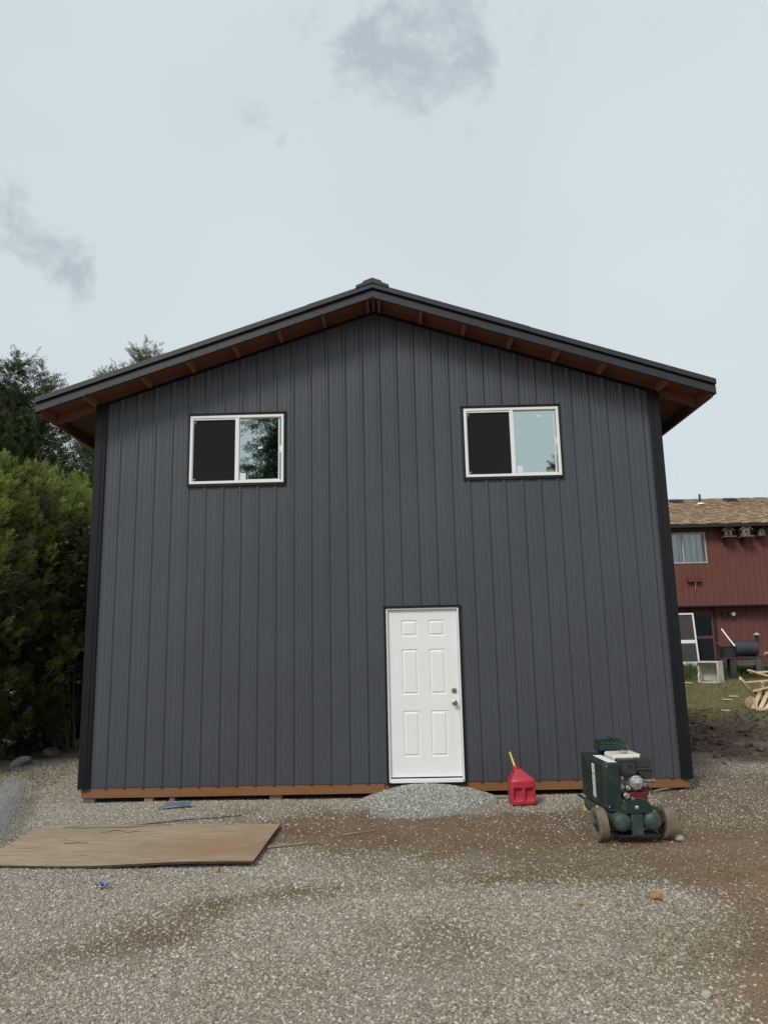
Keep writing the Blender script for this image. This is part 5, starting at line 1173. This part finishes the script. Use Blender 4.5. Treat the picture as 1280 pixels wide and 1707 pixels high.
# roof: stepped shingle courses
EY, RY = HY-0.42, HY+5.4; b = MB(); nc = 40; sl_ = 0.333
for k in range(nc):
    ya, yb_ = EY+(RY-EY)*k/nc, EY+(RY-EY)*(k+1)/nc+0.02; za, zb = 5.36+(ya-EY)*sl_+0.012, 5.36+(yb_-EY)*sl_
    x = HX0-0.4+0.3*random.random()
    xs_ = [HX0-0.4]
    while x < HX1+0.4: xs_.append(x); x += random.uniform(0.22, 0.42)
    xs_.append(HX1+0.4)
    for q, (xa, xb) in enumerate(zip(xs_, xs_[1:])):
        dd = 0.010*(q % 2)+random.uniform(0, .004); dy_ = -0.02*(q % 2)
        b.add([(xa, ya+dy_, za+dd-0.014), (xb, ya+dy_, za+dd-0.014), (xb, ya+dy_, za+dd), (xa, ya+dy_, za+dd), (xb, yb_, zb+dd*.5), (xa, yb_, zb+dd*.5)], [(0, 1, 2, 3), (3, 2, 4, 5)])
b.add([(HX0-.4, RY, 5.36+(RY-EY)*sl_), (HX1+.4, RY, 5.36+(RY-EY)*sl_), (HX1+.4, 2*RY-EY, 5.36), (HX0-.4, 2*RY-EY, 5.36)], [(0, 1, 2, 3)])
o = b.build('roof', M['shingle'], hs, HO, recalc=False)
roof_o = o
MB().bb(HX0-.4, HX1+.4, EY-0.02, EY+0.02, 5.24, 5.355).build('eave_gutter', M['dark_eave'], hs, HO, bevel=0.01)
MB().bb(HX0-.4, HX1+.4, EY+0.021, HY-0.002, 5.27, 5.30).build('eave_soffit', M['dark_eave'], hs, HO)
zr_ = lambda y: 5.36+(y-EY)*sl_
M['vent'] = mat('dark_vent', (0.04, 0.035, 0.032), rough=0.7)
for x, y in ((14.3+0.75, RY-0.9), (16.9+0.35, RY-0.9)):
    b = MB(); b.box((x, y, zr_(y)+0.07), (0.42, 0.40, 0.10), (math.atan(sl_), 0, 0)); b.box((x, y-0.05, zr_(y)+0.02), (0.5, 0.5, 0.03), (math.atan(sl_), 0, 0)); b.build('roof_vent', M['vent'], roof_o, HO, bevel=0.02)
py0 = RY-1.6; b = MB(); b.tube([(15.72, py0, zr_(py0)), (15.72, py0, zr_(py0)+0.42)], 0.04, 10); b.build('vent_pipe', M['vent'], roof_o, HO); b = MB(); b.lathe([(0.17, 0), (0.10, 0.06), (0.05, 0.09)], (15.72, py0, zr_(py0)), (0, 0, 1), 14); b.build('pipe_flashing', M['paper'], roof_o, HO)
# upper window
x0, x1, z0, z1 = HW; b = MB(); ring(b, x0, x1, z0, z1, 0.045, HY-0.02, HY+0.08); b.bb(13.34, 13.385, HY-0.015, HY+0.07, z0+0.045, z1-0.045)
M['alu_frame'] = mat('aluminium_frame', (0.44, 0.45, 0.44), (0.36, 0.37, 0.36), rough=0.5)
w = b.build('window', M['alu_frame'], hs, HO)
for a, c in ((x0+0.045, 13.34), (13.385, x1-0.045)): MB().bb(a, c, HY+0.02, HY+0.025, z0+0.045, z1-0.045).build('pane', M['house_glass'], w, HO)
b = MB(); vs = []; nn = 120
for k in range(nn+1):
    x = x0+(x1-0.10-x0)*k/nn; y = HY+0.075+0.009*math.sin(k*0.9)+0.012*math.sin(k*0.37+1); vs += [(x, y, z0-0.05), (x, y, z1+0.05)]
b.add(vs, [(2*k, 2*k+2, 2*k+3, 2*k+1) for k in range(nn)]); b.build('curtain', M['curtain'], w, HO, smooth=True, recalc=False)
MB().bb(x0-0.1, x1+0.1, HY+0.9, HY+0.95, z0-0.3, z1+0.3).build('room_back', M['dark_room'], w, HO)
# brown screen door in the lower wall
x0, x1, z0, z1 = HD; yd = HY+0.45
b = MB(); ring(b, x0, x1, z0, z1, 0.075, yd-0.03, yd+0.03); b.bb(x0+0.075, x1-0.075, yd-0.028, yd+0.028, z0+0.92, z0+1.02)
dd = b.build('door', M['brown_frame'], hs, HO); dd['label'] = 'brown screen door with dark lower panel'
MB().bb(x0+0.075, x1-0.075, yd-0.005, yd, z0+1.02, z1-0.075).build('pane', M['dark_glass'], dd, HO)
MB().bb(x0+0.075, x1-0.075, yd-0.012, yd-0.006, z0+0.075, z0+0.92).build('lower_panel', M['screen'], dd, HO)
MB().bb(x0-0.1, x1+0.1, yd+0.5, yd+0.55, z0, z1+0.1).build('door_recess', M['dark_room'], dd, HO)
b = MB(); b.lathe([(0.02, 0), (0.012, 0.02), (0.03, 0.04), (0.025, 0.065), (0, 0.07)], (x1+0.05, yd-0.03, z0+0.75), (0, -1, 0), 10); b.build('knob', M['steel'], dd, HO)
b = MB(); b.bb(x1+0.002, x1+0.09, yd-0.035, yd+0.0, z0-.1, 2.595); b.bb(x0-0.08, x0-0.002, yd-0.035, yd, z0-.1, 2.595); b.build('door_casing', M['dark_eave'], dd, HO)
# floodlight
b = MB(); b.lathe([(0.06, 0), (0.06, 0.02), (0, 0.02)], (14.83, yd, 2.36), (0, -1, 0), 14)
fl_ = b.build('floodlight', M['dark_eave'], hs, HO)
b = MB(); b.lathe([(0.03, 0), (0.04, 0.06), (0.075, 0.14), (0.07, 0.155), (0, 0.16)], (14.93, yd-0.04, 2.37), (0.35, -1, -0.15), 14); b.build('lamp_head', M['paper'], fl_, HO, smooth=True)
b = MB(); b.lathe([(0.03, 0), (0.04, 0.06), (0.07, 0.13), (0.06, 0.14), (0, 0.12)], (14.72, yd-0.04, 2.38), (-0.4, -1, -0.3), 14); b.build('lamp_head', M['black_iron'], fl_, HO, smooth=True)
# little red wall shelf
t = thing('wall_shelf', 'small red board bracket fixed below the house window', 'shelf', (13.62, HY-0.04, 3.50))
b = MB(); b.bb(-0.23, 0.23, -0.10, 0.025, -0.065, 0.075); b.build('board', M['red_trim'], t, bevel=0.006); b = MB(); b.tube([(0, -0.09, 0.03), (0.01, -0.09, -0.12), (0.0, -0.07, -0.30)], 0.008, 6); b.build('hook', M['alu_frame'], t)
# birdhouses
M['grey_wood'] = mat('weathered_grey_wood', (0.22, 0.19, 0.165), (0.13, 0.11, 0.095), scale=14, rough=0.9)
M['brown_wood'] = mat('dark_brown_wood', (0.085, 0.045, 0.035), (0.055, 0.03, 0.025), scale=14, rough=0.9)
def birdhouse(x, z, s_, m1, m2, lab, brk=True):
    t = thing('birdhouse', lab, 'birdhouse', (x, HY, z), 0, 'birdhouses under the eave')
    b = MB(); b.bb(-.12*s_, .12*s_, -.34*s_, -.10*s_, 0, .22*s_); b.prism([(-.12*s_, .22*s_), (.12*s_, .22*s_), (0, .34*s_)], 1, -.34*s_, -.10*s_); b.build('box', m1, t)
    b = MB(); b.beam((-.19*s_, -.22*s_, .18*s_), (0.01, -.22*s_, .375*s_), .34*s_, .02*s_, up=(-.7, 0, .7)); b.beam((.19*s_, -.22*s_, .18*s_), (-0.01, -.22*s_, .375*s_), .34*s_, .02*s_, up=(.7, 0, .7)); b.build('roof', m2, t)
    b = MB(); b.bb(-.16*s_, .22*s_, -.42*s_, -.10*s_, -.03*s_, -.002); b.build('porch', m2, t)
    b = MB(); b.lathe([(.035*s_, 0), (.035*s_, .004), (0, .004)], (0, -.341*s_, .13*s_), (0, -1, 0), 12); b.build('entry_hole', M['slot'], t)
    b = MB(); b.tube([(0.03*s_, -.34*s_, .07*s_), (0.03*s_, -.43*s_, .07*s_)], .008*s_, 6); b.build('perch', M['grey_wood'], t)
    for q in (-1, 1): MB().bb(q*.07*s_, q*.10*s_, -.352*s_, -.341*s_, 0.02, .2*s_).build('corner_strip', M['grey_wood'], t)
    b = MB(); b.bb(-.05*s_, .05*s_, -.10*s_, -.012, -.05, .22*s_)
    if brk: b.prism([(-.26*s_, -.031*s_), (-.002, -.031*s_), (-.002, -.30*s_)], 0, -.03*s_, .03*s_)
    b.build('bracket', M['red_trim'], t)
birdhouse(14.80, 4.93, 1.0, M['brown_wood'], M['grey_wood'], 'dark brown birdhouse with pale cross pieces nearest the house window')
birdhouse(15.38, 4.92, 1.1, M['grey_wood'], M['grey_wood'], 'middle birdhouse, grey with a steep pitched roof')
birdhouse(15.95, 4.93, 0.8, M['grey_wood'], M['brown_wood'], 'small rounded grey birdhouse farthest right under the eave', False)
# leaning white screen door
t = thing('screen_door', 'white framed screen door leaning against the red house', 'screen door', (13.25, HY-0.06, gzf(13.25, 15.2)))
lean = 0.10
sd_m = lambda b: [tuple((x+0.035*z*0.0, y+lean*z, z)) for x, y, z in b.v]
b = MB(); b2 = MB()
ring(b, -0.42, 0.30, 0.02, 1.84, 0.05, -0.02, 0.02, wb=0.22); b.bb(-0.37, 0.25, -0.018, 0.018, 0.84, 0.95); b.v = sd_m(b); b.build('frame', M['white_vinyl'], t)
M['mesh_grey'] = mat('grey_screen', (0.055, 0.047, 0.043), (0.07, 0.06, 0.055), rough=0.9)
for a, c in ((0.24, 0.84), (0.95, 1.79)):
    b = MB(); b.bb(-0.37, 0.25, -0.002, 0.002, a, c); b.v = sd_m(b); b.build('screen', M['mesh_grey'], t)
# work table, smoker and what lies on it
M['table_dark'] = mat('dark_table_wood', (0.035, 0.030, 0.028), (0.055, 0.048, 0.044), scale=7, rough=0.8)
M['table_grey'] = mat('grey_table_wood', (0.10, 0.105, 0.10), (0.07, 0.072, 0.07), scale=7, rough=0.85)
TY = 13.6; zt_ = 0.985
t = thing('work_table', 'dark wooden work table standing on grass before the red house', 'table', (14.3, TY, gzf(14.3, TY)))
TO = (14.3, TY, gzf(14.3, TY))
for k in range(4): MB().bb(13.38, 15.9, TY-0.36+0.18*k, TY-0.36+0.18*k+0.172, zt_-0.045, zt_).build('top_board', M['table_dark'], t, TO, bevel=0.004)
MB().bb(13.8, 14.35, TY-0.33, TY-0.28, zt_-0.24, zt_-0.047).build('apron', M['table_grey'], t, TO)
for x, mt_ in ((13.66, 'table_dark'), (13.84, 'table_dark'), (14.42, 'table_grey'), (15.7, 'table_grey')):
    for y in ((TY-0.30,) if x in (13.66, 14.42) else (TY+0.28,)): MB().bb(x-0.075, x+0.075, y-0.05, y+0.05, gzf(x, y)-0.03, zt_-0.047).build('leg', M[mt_], t, TO, bevel=0.005)
for x in (14.62, 15.6): MB().bb(x-0.06, x+0.06, TY+0.2, TY+0.3, gzf(x, TY+.25)-0.03, zt_-0.047).build('leg', M['table_dark'], t, TO, bevel=0.005)
MB().beam((14.5, TY-0.22, zt_-0.06), (14.66, TY-0.20, 0.42), 0.06, 0.04, up=(0, 1, 0)).build('brace', M['table_grey'], t, TO)
M['smoker'] = mat('smoker_steel', (0.045, 0.049, 0.055), (0.06, 0.064, 0.07), scale=4, rough=0.42, metal=0.3)
t = thing('barrel_smoker', 'black barrel smoker grill standing on the work table', 'grill', (14.1, TY, zt_))
b = MB(); b.lathe([(0, 0), (0.20, 0.002), (0.235, 0.02), (0.235, 0.70), (0.20, 0.718), (0, 0.72)], (-0.26, 0.0, 0.25), (1, 0, 0), 28); br_ = b.build('barrel', M['smoker'], t, smooth=True, angle=30)
b = MB(); b.tube([(0.0, -0.24, 0.20), (0.0, -0.30, 0.20), (0.2, -0.30, 0.20), (0.2, -0.24, 0.20)], 0.012, 6); b.build('lid_handle', M['black_iron'], br_)
b = MB(); b.lathe([(0.238, 0), (0.238, 0.006)], (0.10, 0, 0.25), (1, 0, 0), 28); b.build('lid_seam', M['black_iron'], br_)
b = MB(); b.bb(-0.60, -0.262, -0.17, 0.17, 0.0, 0.31); fb = b.build('firebox', M['black_iron'], t, bevel=0.01)
b = MB(); b.bb(-0.605, -0.5, -0.19, 0.19, 0.312, 0.325); b.bb(-0.5, -0.265, -0.19, 0.19, 0.312, 0.325); b.build('firebox_lid', M['smoker'], fb)
b = MB(); b.tube([(0.42, 0, 0.30), (0.50, 0, 0.33), (0.515, 0, 0.42), (0.515, 0, 0.64)], 0.055, 14); ch = b.build('chimney', M['black_iron'], t, smooth=True)
b = MB(); b.lathe([(0.10, 0), (0.095, 0.012), (0, 0.075)], (0.515, 0, 0.655), (0, 0, 1), 16); b.tube([(0.515, 0, 0.62), (0.515, 0, 0.66)], 0.02, 6); b.build('chimney_cap', M['alu_frame'], ch)
b = MB(); b.bb(-0.2, -0.16, -0.15, 0.15, -0.0, 0.05); b.bb(0.36, 0.40, -0.15, 0.15, -0.0, 0.05); b.build('cradle', M['black_iron'], t)
b = MB(); b.tube([(13.82, TY-0.22, zt_+0.33), (13.72, TY-0.02, zt_+0.6), (13.63, TY+0.15, zt_+0.86)], [0.024, 0.02, 0.022], 8)
tag(b.build('broom_handle', M['white_vinyl'], None, smooth=True), 'white pole leaning up from the firebox of the smoker', 'pole')
M['driftwood'] = mat('bleached_wood', (0.46, 0.40, 0.34), (0.30, 0.25, 0.21), scale=10, rough=0.9)
rr = random.Random(4)
for k in range(7):
    a = rr.uniform(-.25, .35); l = rr.uniform(.4, .75); cx_, cy_, cz_ = 14.98+rr.uniform(-.1, .15), TY-0.2+rr.uniform(-.1, .15), zt_+0.03+0.035*(k//2)
    b = MB(); b.tube([(cx_-l/2, cy_, cz_+0.02), (cx_-l/6, cy_+.03, cz_+0.02+l*a*.2), (cx_+l/6, cy_-.02, cz_+0.02+rr.uniform(0, .04)), (cx_+l/2, cy_+.02, cz_+.02)], [.022, .03, .028, .016], 7)
    tag(b.build('branch', M['driftwood'], None, smooth=True), 'bleached branch piled on the right end of the work table', 'branch', 'branches on the work table')
# upturned white tub box on the grass
M['old_white'] = mat('old_white_panel', (0.66, 0.64, 0.58), (0.52, 0.49, 0.42), scale=5, rough=0.75, c3=(0.36, 0.31, 0.23), s3=5, m3=(0.55, 0.8))
bx, by = 12.74, 12.75
t = thing('white_box', 'open-fronted old white box with a broken edge on the grass', 'box', (bx, by, gzf(bx, by)-0.01), R(-40))
w_, d_, h_, tt = 0.30, 0.24, 0.62, 0.035
MB().bb(-w_, w_, -d_, d_, h_-tt, h_).build('top_panel', M['old_white'], t, bevel=0.006)
MB().bb(-w_, w_, -d_, d_, 0.0, tt).build('bottom_panel', M['old_white'], t, bevel=0.006)
MB().bb(w_-tt, w_, -d_, d_, tt+.001, h_-tt-.001).build('side_panel', M['old_white'], t, bevel=0.004)
b = MB(); jag = [(-d_+0.02, tt), (-d_+0.03, .2), (-d_+0.10, .30), (-d_+0.07, .42), (-d_+0.12, .5), (-d_+0.10, h_-tt), (d_, h_-tt), (d_, tt)]
b.prism(jag, 0, -w_, -w_+tt); b.build('side_panel', M['old_white'], t)['label'] = 'broken ragged side panel'
MB().bb(-w_+tt+.001, w_-tt-.001, d_-tt, d_, tt+.001, h_-tt-.001).build('back_panel', M['old_white'], t)
# offcut lumber and firewood
M['lumber'] = wood('fresh_lumber', (0.66, 0.51, 0.33), (0.56, 0.42, 0.26), (0.70, 0.57, 0.40), grain=(2, 25, 25))
M['log_bark'] = mat('log_bark', (0.22, 0.165, 0.12), (0.13, 0.095, 0.07), scale=9, rough=0.95)
M['log_end'] = mat('log_end', (0.50, 0.35, 0.21), (0.38, 0.25, 0.14), scale=9, rough=0.9)
PX, PY_ = 12.50, 8.95; pz0 = gzf(PX, PY_)
BD = [((-.78, -.25, .03), (.15, .35, .62), .09, .04), ((-.62, -.35, .04), (.32, .20, .55), .09, .04), ((-.45, -.40, .03), (.55, .05, .50), .14, .025), ((-.70, .10, .62), (.65, .25, .66), .09, .04),
      ((-.95, .05, .72), (-.30, .35, .33), .04, .09), ((-.60, -.05, .42), (.55, .12, .55), .04, .04), ((-.35, .30, .83), (.75, .40, .86), .09, .04), ((-.50, .20, .90), (.40, .32, .72), .09, .04),
      ((-.15, -.50, .05), (.75, -.05, .42), .14, .02), ((-.30, -.48, .02), (.65, -.36, .10), .09, .04), ((-.05, -.60, .02), (.85, -.42, .06), .14, .04), ((.10, -.30, .25), (.95, .10, .55), .09, .04),
      ((-.80, -.46, .02), (-.35, -.40, .03), .09, .04), ((-.74, -.30, .02), (-.735, -.29, .26), .09, .04), ((.0, -.2, .45), (.9, -.1, .62), .04, .09)]
for k, (p, q, w_, h_) in enumerate(BD):
    b = MB(); b.beam((PX+p[0]*.65, PY_+p[1], pz0+p[2]+.02), (PX+q[0]*.65, PY_+q[1], pz0+q[2]+.02), w_, h_, up=(0.05*k-.3, 0.1, 1))
    lab = {4: 'lumber offcut sticking out topmost and farthest left on the pile', 13: 'short lumber block standing upright at the left foot of the pile', 6: 'topmost lumber offcut lying flat across the pile, broad end to the left', 3: 'long lumber offcut pointing down left from halfway up the pile', 9: 'lumber offcut lying flat on the grass along the front of the pile'}.get(k, 'pale sawn lumber offcut leaning in the loose pile on the grass')
    tag(b.build('lumber_offcut', M['lumber'], None, bevel=0.002), lab, 'board', 'lumber offcuts in the pile')
for k, (p, q, r_) in enumerate([((-.62, .05, .16), (-.25, .45, .16), .15), ((-.15, .05, .14), (.45, .3, .14), .13), ((-.32, .25, .45), (.05, .1, .40), .10), ((.15, -.25, .10), (.7, -.2, .10), .10)]):
    P0, P1 = Vector((PX+p[0]*.65, PY_+p[1], pz0+p[2])), Vector((PX+q[0]*.65, PY_+q[1], pz0+q[2])); t = thing('firewood_log', 'short bark-covered log among the lumber offcuts', 'log', P0, 0, 'logs in the lumber pile')
    b = MB(); b.tube([(0, 0, 0), (P1-P0)*.5, P1-P0], [r_, r_*.97, r_*.94], 14, False); b.build('bark', M['log_bark'], t, smooth=True)
    b = MB(); d = (P1-P0).normalized(); b.lathe([(r_*.99, 0), (r_*.5, -.004), (0, -.004)], (0, 0, 0), d, 14); b.lathe([(r_*.93, 0), (r_*.5, .004), (0, .004)], P1-P0, d, 14); b.build('cut_end', M['log_end'], t)
for p, lab in (((12.0, 12.6), 'pale wood chip left of the white box'), ((12.35, 10.5), 'larger wood scrap on the grass in front of the lumber pile'), ((12.0, 10.1), 'wood scrap farther left on the grass before the pile'), ((11.3, 8.6), 'pale splinter of wood on the edge of the bare soil')):
    b = MB(); z = gzf(*p)+.03; b.box((p[0], p[1], z), (.24, .10, .02), (0.1, 0.05, random.uniform(-.4, .4))); tag(b.build('wood_scrap', M['lumber'], None, bevel=.003), lab, 'wood scrap')
